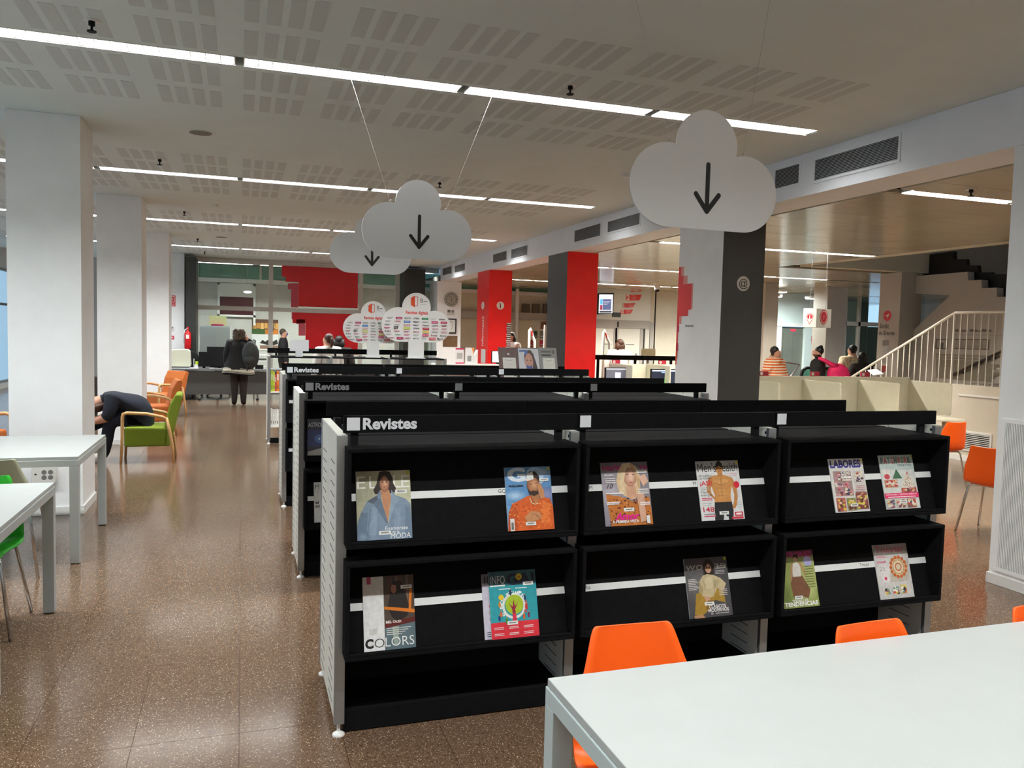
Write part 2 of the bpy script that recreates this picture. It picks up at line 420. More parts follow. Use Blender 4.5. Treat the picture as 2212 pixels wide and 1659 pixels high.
# left wall with tall windows
mb = MB(); wl = [(-4.0, -.6), (.6, 4.0), (5.1, 8.5), (9.6, 13.0), (14.1, 17.4), (18.4, 25.6)]
ys = [YB] + [q for w in wl for q in w] + [26.4]
for a, b in zip(ys[0::2], ys[1::2]): mb.box(XL-.2, XL, a, b, 0, ZC+.1)
for a, b in wl: mb.box(XL-.2, XL, a, b, 3.0, ZC+.1); mb.box(XL-.2, XL, a, b, 0, .12)
struct(mb.build('wall_left', WHITE))
for k, (a, b) in enumerate(wl):
    w = struct(MB().box(XL-.11, XL-.10, a+.05, b-.05, .17, 2.95).build('window_%d' % (k+1), GLASS))
    mb = MB()
    for y in (a+.025, (a+b)/2, b-.025): mb.box(XL-.14, XL-.06, y-.03, y+.03, .12, 3.0)
    for z in (.15, 2.1, 2.97): mb.box(XL-.14, XL-.06, a, b, z-.03, z+.03)
    mb.build('window_frame', mat('window_frame_grey', (150, 152, 150), .5), w, world=True)

# ------------------------------------------------------------------ lamps
TUBE = mat('lamp_tube', (255, 252, 244), .4, emit=9.0)
REFL = mat('lamp_reflector', (235, 235, 232), .25, .3, noise=(20, .02))
LOUV = mat('lamp_louvre', (240, 240, 238), .3, noise=(20, .02))
lampn = {}
def luminaire(x0, x1, y, z, hw, watts, blades, label, group):
    L = x1-x0; cx = (x0+x1)/2
    t = thing('linear_ceiling_light', (cx, y, z), label, 'ceiling light', group=group)
    key = (round(L, 3), z, blades, hw)
    if key not in lampn:
        mb = MB()                                         # open trough
        mb.box(-L/2, L/2, -hw+.002, -hw+.010, .004, .11); mb.box(-L/2, L/2, hw-.010, hw-.002, .004, .11); mb.box(-L/2, L/2, -hw+.01, hw-.01, .10, .11)
        mb.box(-L/2, -L/2+.008, -hw+.01, hw-.01, .004, .10); mb.box(L/2-.008, L/2, -hw+.01, hw-.01, .004, .10)
        a = mb.build('reflector', REFL, t)
        b = MB().box(-L/2+.02, L/2-.02, -hw*.6, hw*.6, .055, .065).build('diffuser', TUBE, t)
        mb = MB(); mb.box(-L/2, L/2, -hw-.006, -hw+.004, -.004, .004); mb.box(-L/2, L/2, hw-.004, hw+.006, -.004, .004)
        c = mb.build('trim_frame', WHITE, t)
        d = MB().box(-.003, .003, -hw+.012, hw-.012, .004, .040).build('louvre_blade', LOUV, t) if blades else None
        if d:
            n = int(L/.095); d.location = (-L/2+L/(n+1), 0, 0)
            for i in range(1, n):
                e = d.copy(); COL.objects.link(e); e.location = (-L/2+L*(i+1)/(n+1), 0, 0)
        lampn[key] = (a, b, c, d)
    else:
        a, b, c, d = lampn[key]
        for q in (a, b, c):
            e = q.copy(); COL.objects.link(e); e.parent = t
        if d:
            n = int(L/.095)
            for i in range(n):
                e = d.copy(); COL.objects.link(e); e.parent = t; e.location = (-L/2+L*(i+1)/(n+1), 0, 0)
    ld = bpy.data.lights.new('lamp', 'AREA'); ld.shape = 'RECTANGLE'; ld.size = L-.06; ld.size_y = hw*1.1; ld.energy = watts; ld.color = LAMP_C if z > 3.2 else LAMP_CW; ld.spread = math.radians(146)
    lo = bpy.data.objects.new('lamp', ld); COL.objects.link(lo); lo.parent = t; lo.location = (0, 0, .053)
ORD = ['added unseen behind the camera', 'just over the camera', 'nearest in view', 'second in view', 'third in view', 'farthest in view']  # the first row is out of view, added for ambient light
segx = [(-4.60+1.53*i - .0, -4.60+1.53*i+1.48) for i in range(6)]
segn = ['sixth', 'fifth', 'fourth', 'third', 'second', 'first']
for k, y in enumerate(LY):
    for i, (a, b) in enumerate(segx):
        a, b = a+.02, b+.02
        luminaire(a, b, y, ZC, LW, LAMP_W*(.55 if k < 2 else 1), k in (2, 3),
                  'white strip light, %s from the beam in the row %s' % (segn[i], ORD[k]), 'strip lights of the white ceiling')
RN = ['nearest', 'second', 'third', 'farthest']
RX0 = {0: (5.60, 3), 1: (5.60, 3), 2: (5.60, 5), 3: (5.60, 6)}
ON = ['first', 'second', 'third', 'fourth', 'fifth', 'sixth']
for k, y in enumerate(RLY):
    for i in range(RX0[k][1]):
        a = RX0[k][0]+1.3*i; luminaire(a, a+1.26, y, ZF, .073, LAMP_R, k == 0,
                  'slim strip light, %s from the beam, in the %s row of the beige ceiling' % (ON[i], RN[k]), 'strip lights of the beige ceiling')
for i in range(4):  # lamps added to brighten the dark room behind the glass
    a = -1.2+1.7*i; luminaire(a, a+1.5, 23.5, ZC+.1-.112, .073, LAMP_R*1.5, False, 'strip light added to brighten the room behind the glass wall, %s from the left' % ON[i], 'added strip lights behind the glass wall')
for k, (y, z) in enumerate(((1.3, ZF),)):  # extra unseen lamps beside the camera, put in to light the scene
    for i in range(3):
        a = 5.60+1.3*i; luminaire(a, a+1.26, y, z-.112, .073, LAMP_R, False, 'added slim strip light, unseen beside the camera, %s from the beam' % ['first', 'second', 'third'][i], 'strip lights of the beige ceiling')
# ================================================================== COLUMNS
def column(x0, x1, y0, y1, z1, mats, label, base=True):      # mats: front, right, back, left
    t = thing('column', ((x0+x1)/2, (y0+y1)/2, 0), label, 'column')
    mb = MB().box(x0, x1, y0, y1, 0, z1); mb.m = [0, 0, 0, 1, 2, 3]
    mb.build('shaft', list(mats), t, world=True)
    if base:
        mb = MB(); e = .012
        mb.box(x0-e, x1+e, y0-e, y0, 0, .075); mb.box(x0-e, x1+e, y1, y1+e, 0, .075); mb.box(x0-e, x0, y0, y1, 0, .075); mb.box(x1, x1+e, y0, y1, 0, .075)
        mb.build('skirting', WHITE, t, world=True, bevel=.003)
    return t
nm = ['nearest white square column of the left row, beside the white tables', 'second white column of the left row, behind the bent-over reader',
      'third white column of the left row, beside the orange armchairs', 'farthest white column of the left row, next to the fire extinguisher']
colA = [column(-1.85, -1.296, 7.76+4.45*k, 8.38+4.45*k, ZC-.002, [COLW]*4, nm[k]) for k in range(4)]
Wm = [COLW]*4
cNear = column(XB, 5.52, 3.25, 4.21, ZF+.008, Wm, 'white column with a tall slatted grille at the right edge')
cAt = column(XB, 5.52, 7.69, 8.62, ZF+.008, [DARKG, COLW, COLW, COLW], 'white and charcoal column bearing the round at-sign')
cDk = column(XB, 5.523, 12.14, 13.0, ZF+.008, [RED, COLW, RED, DARKG], 'column with charcoal side and bright red front')
cRed = column(XB, 5.49, 16.46, 17.35, ZF+.008, [RED, RED, RED, RED], 'all-red information column with white i discs')
cClk = column(XB-.08, 5.556, 20.9, 21.8, ZF+.008, Wm, 'far white column carrying the round clock')
column(XB, 5.52, -1.2, -.25, ZF+.008, Wm, 'white column behind the camera, under the beam')
# prints on the columns
A = Art((5.25, 7.69, 0), (1, 0, 0), (0, 0, 1), 1, 1, 3e-4)
c_ = onY(1605.8, 612.8, 7.69); cx, cz = c_.x-5.25, c_.z
A.ell('#c9c9c4', cx, cz, .083, .083, 32).text('#22221f', '@', cx, cz-.034, .082, bold=.005, align='c'); A.build('at_sign', cAt)
def faceX(pts, c, A):                                        # picture points on the -X face plane
    A.poly(c, [(8.62-onX(x, y, XB).y, onX(x, y, XB).z) for x, y in pts])
A = Art((XB, 8.62, 0), (0, -1, 0), (0, 0, 1), 1, 1, 3e-4)
f8 = lambda x, y: (1440+x/4.3667, 480+y/4.3667)
def yz(x, y): q = onX(*f8(x, y), XB); return max(0.0005, 8.62-q.y), q.z
for c, (xa, ya, xb, yb) in (('#e2938b', (118,425,162,512)), ('#e2938b', (118,512,196,590)), ('#e2938b', (118,590,243,820)), ('#e2938b', (100,885,140,960)),
                            ('#dd2f33', (118,425,136,512)), ('#dd2f33', (115,512,158,590)), ('#dd2f33', (113,590,230,825)), ('#dd2f33', (104,822,203,885)),
                            ('#dd2f33', (102,885,118,975)), ('#c9264a', (100,975,118,1040)), ('#dd2f33', (98,1040,106,1140)), ('#c9264a', (95,1140,109,1215)), ('#e0592e', (90,1215,101,1290)), ('#dd2f33', (84,1290,92,1345))):
    u0, z1 = yz(xa, ya); u1, z0 = yz(xb, yb); A.rect(c, u0 if xa > 130 else .0005, z0, u1, z1)
u0, z0 = yz(180, 988); u1, z1 = yz(258, 960); A.text('#3a3a3a', 'Internet', u0, z0, (z1-z0)*.9, w=u1-u0, bold=.01)
A.build('red_pixel_print', cAt)
A = Art((XB, 17.35, 0), (0, -1, 0), (0, 0, 1), 1, 1, 3e-4)
q = onX(1043, 660, XB); A.ell('#e6ddd2', 17.35-q.y, q.z, .11, .085, 24).text('#5a2f28', 'i', 17.35-q.y, q.z-.05, .1, bold=.03, align='c')
q = onX(1041.5, 747, XB); r_ = onX(1041.5, 683, XB); A.text('#f0e6de', 'informació', 17.35-q.y+.09, q.z, .16, w=r_.z-q.z, bold=.01, rot=math.pi/2)
A.build('information_print', cRed)
A = Art((XB, 16.46, 0), (1, 0, 0), (0, 0, 1), 1, 1, 3e-4)
q = onY(1081, 660, 16.46); A.ell('#e6ddd2', q.x-XB, q.z, .085, .085, 24).text('#8a1a14', 'i', q.x-XB, q.z-.052, .105, bold=.04, align='c')
for k in range(26):
    z = 1.30+k*.023; A.rect('#d9cfc6' if k % 2 else '#3c3432', .40+.03*((k*7) % 3)/3, z, .505, z+.02)
A.build('information_print', cRed)
wb('notice_sheet', pc('#d8d6d0'), cRed, XB-.004, XB-.001, 16.62, 16.95, 1.02, 1.32)

# air grilles in the beam
def beam_vent(x0, x1, ytop, ybot, label):                    # picture extents of the slatted field
    a = onX(x0, ytop[0], XB); b = onX(x1, ytop[1], XB); c = onX(x0, ybot[0], XB)
    y1, y0 = a.y, b.y; z1 = (a.z+b.z)/2; z0 = c.z
    t = thing('air_grille', (XB, (y0+y1)/2, z0), label, 'air vent', group='air grilles in the white beam')
    mb = MB(); e = .025
    mb.box(XB-.008, XB, y0-e, y1+e, z1, z1+e); mb.box(XB-.008, XB, y0-e, y1+e, z0-e, z0); mb.box(XB-.008, XB, y0-e, y0, z0, z1); mb.box(XB-.008, XB, y1, y1+e, z0, z1)
    mb.build('frame', BEAMW, t, world=True)
    wb('backing', mat('vent_dark', (34, 34, 36), .8), t, XB-.002, XB-.0005, y0, y1, z0, z1)
    n = 14; p = (z1-z0)/n; me = None
    for i in range(n):
        z = z0+(i+.5)*p
        o = MB().add([(XB-.002, y0, z-p*.12), (XB-.002, y1, z-p*.12), (XB-.009, y1, z-p*.34), (XB-.009, y0, z-p*.34), (XB-.002, y0, z+p*.12), (XB-.002, y1, z+p*.12), (XB-.009, y1, z-p*.1), (XB-.009, y0, z-p*.1)],
                     [(3,2,1,0),(4,5,6,7),(0,1,5,4),(1,2,6,5),(2,3,7,6),(3,0,4,7)]).build('slat', mat('vent_slat', (190, 192, 194), .5), t, world=True)
for n_, a in enumerate(((1676, 1728, (370, 352), (408, 393)), (1762, 1943, (348, 292), (390, 345)), (1242, 1298, (499, 482), (523, 512)), (1314, 1383, (478, 461), (502, 488)),
          (1066, 1095, (549, 543), (568, 561)), (1105, 1140, (539, 530), (559, 551)), (957, 976, (580, 575), (595, 590)), (983, 1005, (575, 568), (589, 583)))):
    beam_vent(*a, ('short' if n_ % 2 == 0 else 'long') + ' slatted air grille in the white beam, ' + ['partly behind the large cloud', 'nearest to the camera', 'left of the second pair', 'right of the second pair',
              'left of the third pair', 'right of the third pair', 'left of the farthest pair', 'right of the farthest pair'][n_])
# tall grille in the near column
t = thing('floor_grille', (XB, 3.8, .19), 'tall white grille of vertical slats in the near right column', 'air vent')
ga = onX(2172, 913, XB); gb = onX(2166, 1228, XB); gy1, gy0, gz0, gz1 = ga.y-.01, 3.42, gb.z, ga.z
mb = MB(); e = .03
mb.box(XB-.010, XB, gy0-e, gy1+e, gz1, gz1+e); mb.box(XB-.010, XB, gy0-e, gy1+e, gz0-e, gz0); mb.box(XB-.010, XB, gy0-e, gy0, gz0, gz1); mb.box(XB-.010, XB, gy1, gy1+e, gz0, gz1)
mb.build('frame', COLW, t, world=True); wb('backing', mat('vent_grey', (120, 116, 108), .8), t, XB-.002, XB-.0005, gy0, gy1, gz0, gz1)
y = gy1-.006; sm = None
while y > gy0+.006:
    if sm is None: o = MB().box(-.009, -.001, -.0035, .0035, 0, gz1-gz0).build('slat', COLW, t); sm = o.data
    else: o = bpy.data.objects.new('slat', sm); COL.objects.link(o); o.parent = t
    o.location = Vector((XB, y, gz0)) - t.location; y -= .0125

# ================================================================== MAGAZINE SHELVES
BX = ((.394, 1.374), (1.402, 2.389), (2.430, 3.405)); ZB = (.795, .345); BH = (.397, .393); YF = 3.14; K = .3
def box_part(t, x0, x1, zb, h, flip=False):
    mb = MB(); th = .016; yb = 3.545
    mb.box(x0, x1, YF, yb, zb+h-th, zb+h); mb.box(x0, x1, YF, yb, zb, zb+th)
    mb.box(x0, x0+th, YF, yb, zb+th, zb+h-th); mb.box(x1-th, x1, YF, yb, zb+th, zb+h-th)
    mb.box(x0+th, x1-th, YF, YF+.010, zb+th, zb+th+.012)
    ya, yc = YF+.047, YF+.047+(h-2*th)*K
    mb.add([(x0+th, ya, zb+th), (x1-th, ya, zb+th), (x1-th, yc, zb+h-th), (x0+th, yc, zb+h-th), (x0+th, ya+.012, zb+th), (x1-th, ya+.012, zb+th), (x1-th, yc+.012, zb+h-th), (x0+th, yc+.012, zb+h-th)],
           [(0,1,2,3),(7,6,5,4),(0,4,5,1),(3,2,6,7),(0,3,7,4),(1,5,6,2)])
    o = mb.build('display_box', BLACK, t, world=True, bevel=.0025)
    za, zc = zb+.173-th, zb+.201-th; d = .003
    P = lambda x, z, e: (x, ya+z*K-e, zb+th+z)
    mb = MB().add([P(x0+.03, .173-th, 0), P(x1-.012, .173-th, 0), P(x1-.012, .201-th, 0), P(x0+.03, .201-th, 0), P(x0+.03, .173-th, d), P(x1-.012, .173-th, d), P(x1-.012, .201-th, d), P(x0+.03, .201-th, d)],
                  [(3,2,1,0),(4,5,6,7),(0,1,5,4),(1,2,6,5),(2,3,7,6),(3,0,4,7)])
    mb.build('label_strip', mat('label_strip_white', (232, 234, 232), .4, noise=(30, .02)), o, world=True)
    return o
def plane_art(x, zrel_box, zb, w, h, th=.016, lift=.003):     # art frame on the sloping back, local z above box floor
    ya = YF+.047
    c = 1/math.sqrt(1+K*K); s = K*c
    return Art((x, ya+zrel_box*K-lift*c, zb+th+zrel_box+lift*s), (1, 0, 0), (0, s, c), w, h)
SIGNX = (.390, 1.415, 2.450, 3.447)
def shelf():
    t = thing('magazine_shelf', (1.91, 3.56, 0), '', 'shelf')
    for i, xc in enumerate((.385, 1.388, 2.410, 3.425)):
        for half in (0, 1):
            ya, yb = (3.235, 3.556) if half == 0 else (3.564, 3.885)
            mb = MB().box(xc-.018, xc+.018, ya+.022, yb, .055, 1.236) if half == 0 else MB().box(xc-.018, xc+.018, ya, yb-.022, .055, 1.236)
            p = mb.build('end_panel', PANEL, t, world=True, bevel=.004)
            mb = MB().box(xc-.021, xc+.021, ya, ya+.022, .05, 1.234) if half == 0 else MB().box(xc-.021, xc+.021, yb-.022, yb, .05, 1.234)
            mb.build('edge_profile', ALU, p, world=True, bevel=.002)
            mb = MB()
            for k in range(23):
                z = .10+k*.0455; m = (ya+yb)/2+(.0 if half == 0 else 0)
                for sx in (-1, 1): mb.box(xc+sx*.0183-.0006, xc+sx*.0183+.0006, m-.055, m+.085, z, z+.0035)
            tag(mb.build('slots', mat('slot_dark', (60, 58, 54), .7), p, world=True), kind='stuff')
            yy = ya+.03 if half == 0 else yb-.03
            for z in (1.205,):
                MB().box(xc-.0195, xc-.0175, yy-.006, yy+.006, z, z+.012).build('clip', RUBBER, p, world=True)
            MB().lathe([(.026, 0), (.024, .006), (.012, .014), (.0075, .016), (.0075, .055)], 16, (xc, ya+.02 if half == 0 else yb-.02, 0)).build('foot', mat('foot_white', (225, 225, 220), .4), t, world=True, smooth=False)
    for side in (0, 1):
        y0, y1 = (3.262, 3.278) if side == 0 else (3.842, 3.858)
        for i in range(3):
            xa = (.404, 1.409, 2.431)[i]; xb = (1.367, 2.389, 3.404)[i]
            wb('plinth', BLACK, t, xa, xb, y0, y1, .006, .077)
            wb('base_shelf', BLACK, t, xa, xb, 3.262 if side == 0 else 3.56, 3.56 if side == 0 else 3.858, .077, .092)
            wb('back_panel', BLACK2, t, xa, xb, 3.556 if side == 0 else 3.561, 3.559 if side == 0 else 3.564, .092, 1.18)
            s = wb('sign_board', BLACK, t, SIGNX[i]+.002, SIGNX[i+1]-.002, 3.272 if side == 0 else 3.935, 3.288 if side == 0 else 3.951, 1.238, 1.308, bevel=.0015)
            wb('sign_bracket', BLACK2, t, xa+.02, xa+.05, 3.285 if side == 0 else 3.86, 3.31 if side == 0 else 3.934, 1.19, 1.25 if side == 0 else 1.236)
            wb('sign_bracket', BLACK2, t, xb-.05, xb-.02, 3.285 if side == 0 else 3.86, 3.31 if side == 0 else 3.934, 1.19, 1.25 if side == 0 else 1.236)
            if side == 0:
                MB().lathe([(.016, 0), (.006, .035), (.006, .05)], 12, (xb-.015, 3.32, 1.192)).build('sign_stud', mat('foot_white', (225, 225, 220), .4), t, world=True)
                SQ = mat('square_white', (225, 227, 230), .4)
                x = SIGNX[i]+(.016 if i == 0 else .010)
                wb('white_square', SQ, s, x, x+.052, 3.2712, 3.2722, 1.248, 1.300)
                if i == 0:
                    a = Art((x+.064, 3.2719, 1.2535), (1, 0, 0), (0, 0, 1), 1, 1); a.text(SQ, 'Revistes', 0, 0, .044, w=.222, bold=.035); a.build('lettering', s)
    for (x0, x1) in BX:
        for zb, h in zip(ZB, BH): box_part(t, x0, x1, zb, h)
    # rear side boxes
    for (x0, x1) in BX:
        for zb, h in zip(ZB, BH):
            mb = MB(); th = .016; ya, yb = 3.57, 3.98
            mb.box(x0, x1, ya, yb, zb+h-th, zb+h); mb.box(x0, x1, ya, yb, zb, zb+th); mb.box(x0, x0+th, ya, yb, zb+th, zb+h-th); mb.box(x1-th, x1, ya, yb, zb+th, zb+h-th)
            q0, q1 = yb-.047, yb-.047-(h-2*th)*K
            mb.add([(x0+th, q0, zb+th), (x1-th, q0, zb+th), (x1-th, q1, zb+h-th), (x0+th, q1, zb+h-th), (x0+th, q0-.012, zb+th), (x1-th, q0-.012, zb+th), (x1-th, q1-.012, zb+h-th), (x0+th, q1-.012, zb+h-th)],
                   [(3,2,1,0),(4,5,6,7),(1,5,4,0),(7,6,2,3),(4,7,3,0),(2,6,5,1)])
            mb.build('display_box', BLACK, t, world=True, bevel=.0025)
    return t
sh1 = shelf(); sh1['label'] = 'black magazine shelf nearest to the camera, full of magazine covers'
sh2 = copy_tree(sh1); sh2.location.y += 2.2; sh2['label'] = 'second black magazine shelf, right behind the nearest one'
sh3 = copy_tree(sh1); sh3.location.y += 4.45; sh3['label'] = 'third black magazine shelf, the leaflet holders standing on it'
for q in (sh1, sh2, sh3): q['group'] = 'black magazine shelves in rows'
# words on the label strips of the nearest shelf
bxs = [o for o in sh1.children if o.name.startswith('display_box')][:6]
for (s_, x, row, bi) in (('GQ', 1.040, 0, 0), ('M', 1.462, 0, 1), ('M', 1.985, 0, 1), ('In', 1.005, 1, 0), ('Mía', 1.452, 1, 1), ('Tricot', 2.965, 1, 2)):
    a = plane_art(x, .173-.016, ZB[row], 1, 1, lift=.0034); a.text('#2a2a28', s_, .0, .008, .016, bold=0); a.build('strip_word', sh1)

# ------------------------------------------------------------------ magazines
def onslope(px, py, zb, dy=0, lift=.008):
    ya = YF+.047+dy-lift; z0 = zb+.016; d = ray(px, py)
    t_ = (ya - K*z0 + K*CAMH)/(d.y-K*d.z); return CAM+d*t_
def magazine(bl, br, tl, row, bgc, label, draw, dy=0, lift=.007, thick=.005, bottom=None, w=None):
    zb = ZB[row]; p = onslope(*bl, zb, dy, lift); q = onslope(*br, zb, dy, lift); r = onslope(*tl, zb, dy, lift)
    p.z = max(p.z, zb+.0185); 
    p.y = YF+.047+dy-lift+K*(p.z-zb-.016)
    w = w or (q.x-p.x); h = (r-p).length; c = 1/math.sqrt(1+K*K); s = K*c; N = Vector((0, -c, s))
    t = thing('magazine', (p.x+w/2, p.y, p.z), label, 'magazine', group='magazines on display')
    V = Vector((0, s, c)); U = Vector((1, 0, 0)); o = p
    back = o - N*thick
    vs = [back, back+U*w, back+U*w+V*h, back+V*h, o, o+U*w, o+U*w+V*h, o+V*h]
    mb = MB().add(vs, [(3,2,1,0),(4,5,6,7),(0,1,5,4),(1,2,6,5),(2,3,7,6),(3,0,4,7)])
    mb.build('pages', mat('paper_white', (232, 230, 224), .5), t, world=True)
    a = Art(o, U, V, w, h, 2e-5); a.clip = True; a.rect(bgc, 0, 0, 1, 1); draw(a); a.build('cover_print', t)
    return t
def sticker(a, x, y, w=.22, h=.055):
    a.rect('#e9e9e4', x, y, x+w, y+h); a.rect('#8e8e88', x+.04, y+.02, x+w-.04, y+h-.015)
def m_elle(a):
    a.rect('#a8a78c', 0, .55, .3, 1).rect('#c4c3a4', .7, .5, 1, 1)
    for x, s_ in ((.02, 'E'), (.24, 'L'), (.68, 'L'), (.83, 'E')): a.text('#efeee6', s_, x, .745, .185, w=.15, bold=.0)
    a.poly('#2e211b', [(.43,.985),(.52,1.0),(.62,.985),(.67,.90),(.68,.81),(.73,.74),(.71,.68),(.60,.66),(.45,.66),(.34,.66),(.31,.72),(.37,.80),(.40,.90)])
    a.poly('#c08a66', [(.44,.72),(.60,.72),(.63,.60),(.60,.45),(.56,.24),(.50,.42),(.46,.58)])
    a.soft('#9a6246','#dcab88', .52, .812, .088, .125, 9, .012, .01); a.poly('#2e211b', [(.43,.84),(.44,.93),(.53,.965),(.61,.93),(.615,.83),(.57,.90),(.52,.93),(.47,.90)])
    a.poly('#7d90a3', [(0,0),(1,0),(1,.30),(.985,.50),(.90,.58),(.72,.63),(.64,.72),(.63,.56),(.57,.22),(.45,.56),(.44,.72),(.37,.64),(.19,.56),(.08,.40),(.02,.28),(0,.2)])
    a.poly('#55606c', [(.19,.56),(.37,.64),(.42,.54),(.33,.51)]).poly('#64768a', [(.30,.54),(.44,.60),(.57,.22),(.52,.24)]).poly('#8ea0b2', [(.64,.68),(.80,.57),(.70,.5),(.57,.22),(.62,.5)])
    a.poly('#6a7d90', [(0,0),(.16,0),(.20,.40),(.08,.40),(.02,.28),(0,.2)]).poly('#6f8296', [(.86,0),(1,0),(1,.30),(.97,.46),(.90,.45)]).poly('#8b9db0', [(.22,.08),(.34,.06),(.38,.45),(.28,.48)]).poly('#8698ac', [(.66,.1),(.78,.08),(.80,.46),(.70,.46)])
    a.soft('#6a7d90','#8c9eb2', .10, .05, .12, .08, 4)
    a.line('#5c6d80', [(.25,.45),(.18,.05)], .002).line('#5c6d80', [(.9,.5),(.88,.1)], .002)
    for x in (.485, .56): a.ell('#3a2a22', x, .832, .02, .009, 10); a.line('#3a2a22', [(x-.025,.85),(x+.025,.853)], .0015)
    a.poly('#a7604e', [(.475,.762),(.515,.772),(.555,.762),(.515,.748)]).line('#b07a5a', [(.515,.82),(.505,.79),(.52,.785)], .0015)
    a.text('#f2f2ee', 'Enamórate', .50, .135, .052, w=.42, bold=0, shear=.2).text('#f2f2ee', 'de la', .63, .085, .04, bold=0, shear=.2).text('#f2f2ee', 'MODA', .60, .012, .075, w=.37, bold=0, shear=.1)
    sticker(a, .39, .07); sticker(a, .71, .66); a.ell('#c9c22c', .955, .965, .03)
def m_gq(a):
    a.rect('#5f93c4', 0, .4, 1, 1).soft('#5f93c4','#a9c8e0', .2, .55, .28, .1).soft('#6a86b4','#8a90b8', .85, .55, .3, .12).soft('#5f93c4','#c0d6e6', .8, .9, .3, .1)
    a.text('#dfe9f2', 'G', .05, .78, .20, w=.40, bold=.05).text('#b8d2e8', 'Q', .46, .78, .20, w=.40, bold=.05)
    a.poly('#dc6324', [(0,0),(1,0),(1,.36),(.95,.48),(.78,.52),(.62,.46),(.50,.55),(.36,.50),(.12,.42),(.03,.28)])
    a.poly('#c4541c', [(0,0),(.2,0),(.24,.3),(.12,.42),(.03,.28)]).poly('#e87a34', [(.7,.1),(.9,.1),(.95,.4),(.78,.45)])
    for i in range(110):
        x, y = random.uniform(.04, .96), random.uniform(.03, .45); a.ell(random.choice(('#b8451a', '#f08a3c', '#8a3414', '#f4a45a')), x, y, random.uniform(.008,.025), random.uniform(.004,.012), 6)
    a.poly('#b37448', [(.52,.56),(.72,.56),(.70,.44),(.58,.44)]); a.soft('#8f5a38','#d09a70', .60, .70, .14, .145, 9, .02, .02)
    a.poly('#3a2419', [(.47,.66),(.50,.56),(.60,.53),(.70,.56),(.73,.66),(.66,.605),(.60,.62),(.53,.605)])
    a.poly('#2e1d16', [(.46,.76),(.47,.86),(.55,.93),(.66,.92),(.74,.84),(.74,.75),(.66,.82),(.52,.80)]).poly('#e9e6e2', [(.44,.78),(.48,.88),(.60,.93),(.62,.80),(.47,.77)])
    a.poly('#c58a5e', [(.70,.72),(.76,.73),(.82,.62),(.83,.50),(.74,.48),(.70,.60)]).poly('#c58a5e', [(.36,.20),(.50,.30),(.70,.28),(.74,.18),(.60,.14),(.42,.13)])
    for k in range(4): a.line('#9a6340', [(.5+k*.055,.26-k*.01),(.66+k*.02,.21-k*.02)], .0015)
    a.line('#d9cfa8', [(.50,.50),(.55,.42),(.62,.40),(.68,.42)], .004); a.line('#2e1d16', [(.52,.72),(.57,.725)], .002).line('#2e1d16', [(.63,.73),(.68,.735)], .002)
    a.text('#22262c', 'MALUMA', .07, .69, .028, w=.32, bold=.05); a.rect('#e2e0dc', .05, 0, .14, .19).rect('#77746e', .07, .02, .12, .13); sticker(a, .38, .075); a.ell('#d8c62a', .95, .965, .03); sticker(a, .74, .76, .2, .05)
def m_marie(a):
    a.rect('#8d8790', 0, 0, 1, 1).soft('#8d8790','#b4aeb6', .15, .5, .4, .4).rect('#716a74', 0, .9, 1, 1)
    a.text('#b5246e', 'marie', .03, .875, .10, w=.40, bold=.03).text('#b5246e', 're', .83, .88, .085, w=.16, bold=.03)
    a.poly('#dcc097', [(.36,.86),(.46,.98),(.62,.99),(.76,.92),(.82,.78),(.80,.60),(.78,.46),(.62,.40),(.46,.46),(.34,.52),(.30,.70)])
    a.poly('#d2a183', [(.50,.62),(.70,.62),(.70,.44),(.58,.40),(.50,.46)]); a.soft('#b98468','#ecc4ac', .60, .76, .14, .155, 9, .02, .01)
    a.poly('#e3cba2', [(.38,.78),(.44,.92),(.60,.975),(.52,.86),(.47,.72),(.46,.5),(.36,.52)]).poly('#c9a678', [(.72,.9),(.66,.96),(.60,.975),(.70,.85),(.74,.7),(.78,.5),(.80,.7)])
    a.line('#4a332a', [(.52,.80),(.58,.81)], .003).line('#4a332a', [(.65,.80),(.70,.80)], .003); a.poly('#b35a55', [(.56,.675),(.61,.685),(.67,.675),(.61,.66)])
    a.poly('#c4752f', [(.06,.50),(.34,.46),(.48,.42),(.64,.36),(.80,.42),(.97,.44),(1,.1),(1,0),(.12,0)])
    for i in range(130):
        x, y = random.uniform(.1, .97), random.uniform(.02, .44); a.ell(random.choice(('#5c2b1c', '#8a3b22', '#e6a052', '#3d2018')), x, y, random.uniform(.01,.028), random.uniform(.006,.014), 6)
    a.poly('#d6a88c', [(.70,.48),(.86,.50),(.86,.06),(.74,.04),(.72,.3)]); a.poly('#dfb59b', [(.78,.76),(.92,.80),(.98,.68),(.86,.60)])
    a.text('#f0ecec', 'BELLEZA', .06, .79, .022, w=.2, bold=.03)
    for k in range(3): a.rect('#e3dede', .06, .735-k*.03, .28, .75-k*.03)
    a.text('#26222a', '10', .09, .59, .07, w=.13, bold=0, shear=.3)
    for k, (y, w) in enumerate(((.50,.38),(.36,.28),(.335,.25),(.48,.0))):
        if w: a.rect('#efe9e4', .06, y, .06+w, y+.018)
    for k in range(3): a.rect('#efe9e4', .74, .55-k*.03, .97, .565-k*.03)
    for k in range(2): a.rect('#efe9e4', .76, .34-k*.03, .97, .358-k*.03)
    sticker(a, .40, .22); a.text('#e81f8e', 'Amor', .20, .095, .105, w=.52, bold=.04, shear=.25).text('#f6f2f0', 'A PRIMERA VISTA', .14, .045, .042, w=.56, bold=.03)
    sticker(a, .74, .82, .22, .05); a.rect('#e4e2de', .87, .02, .94, .14)
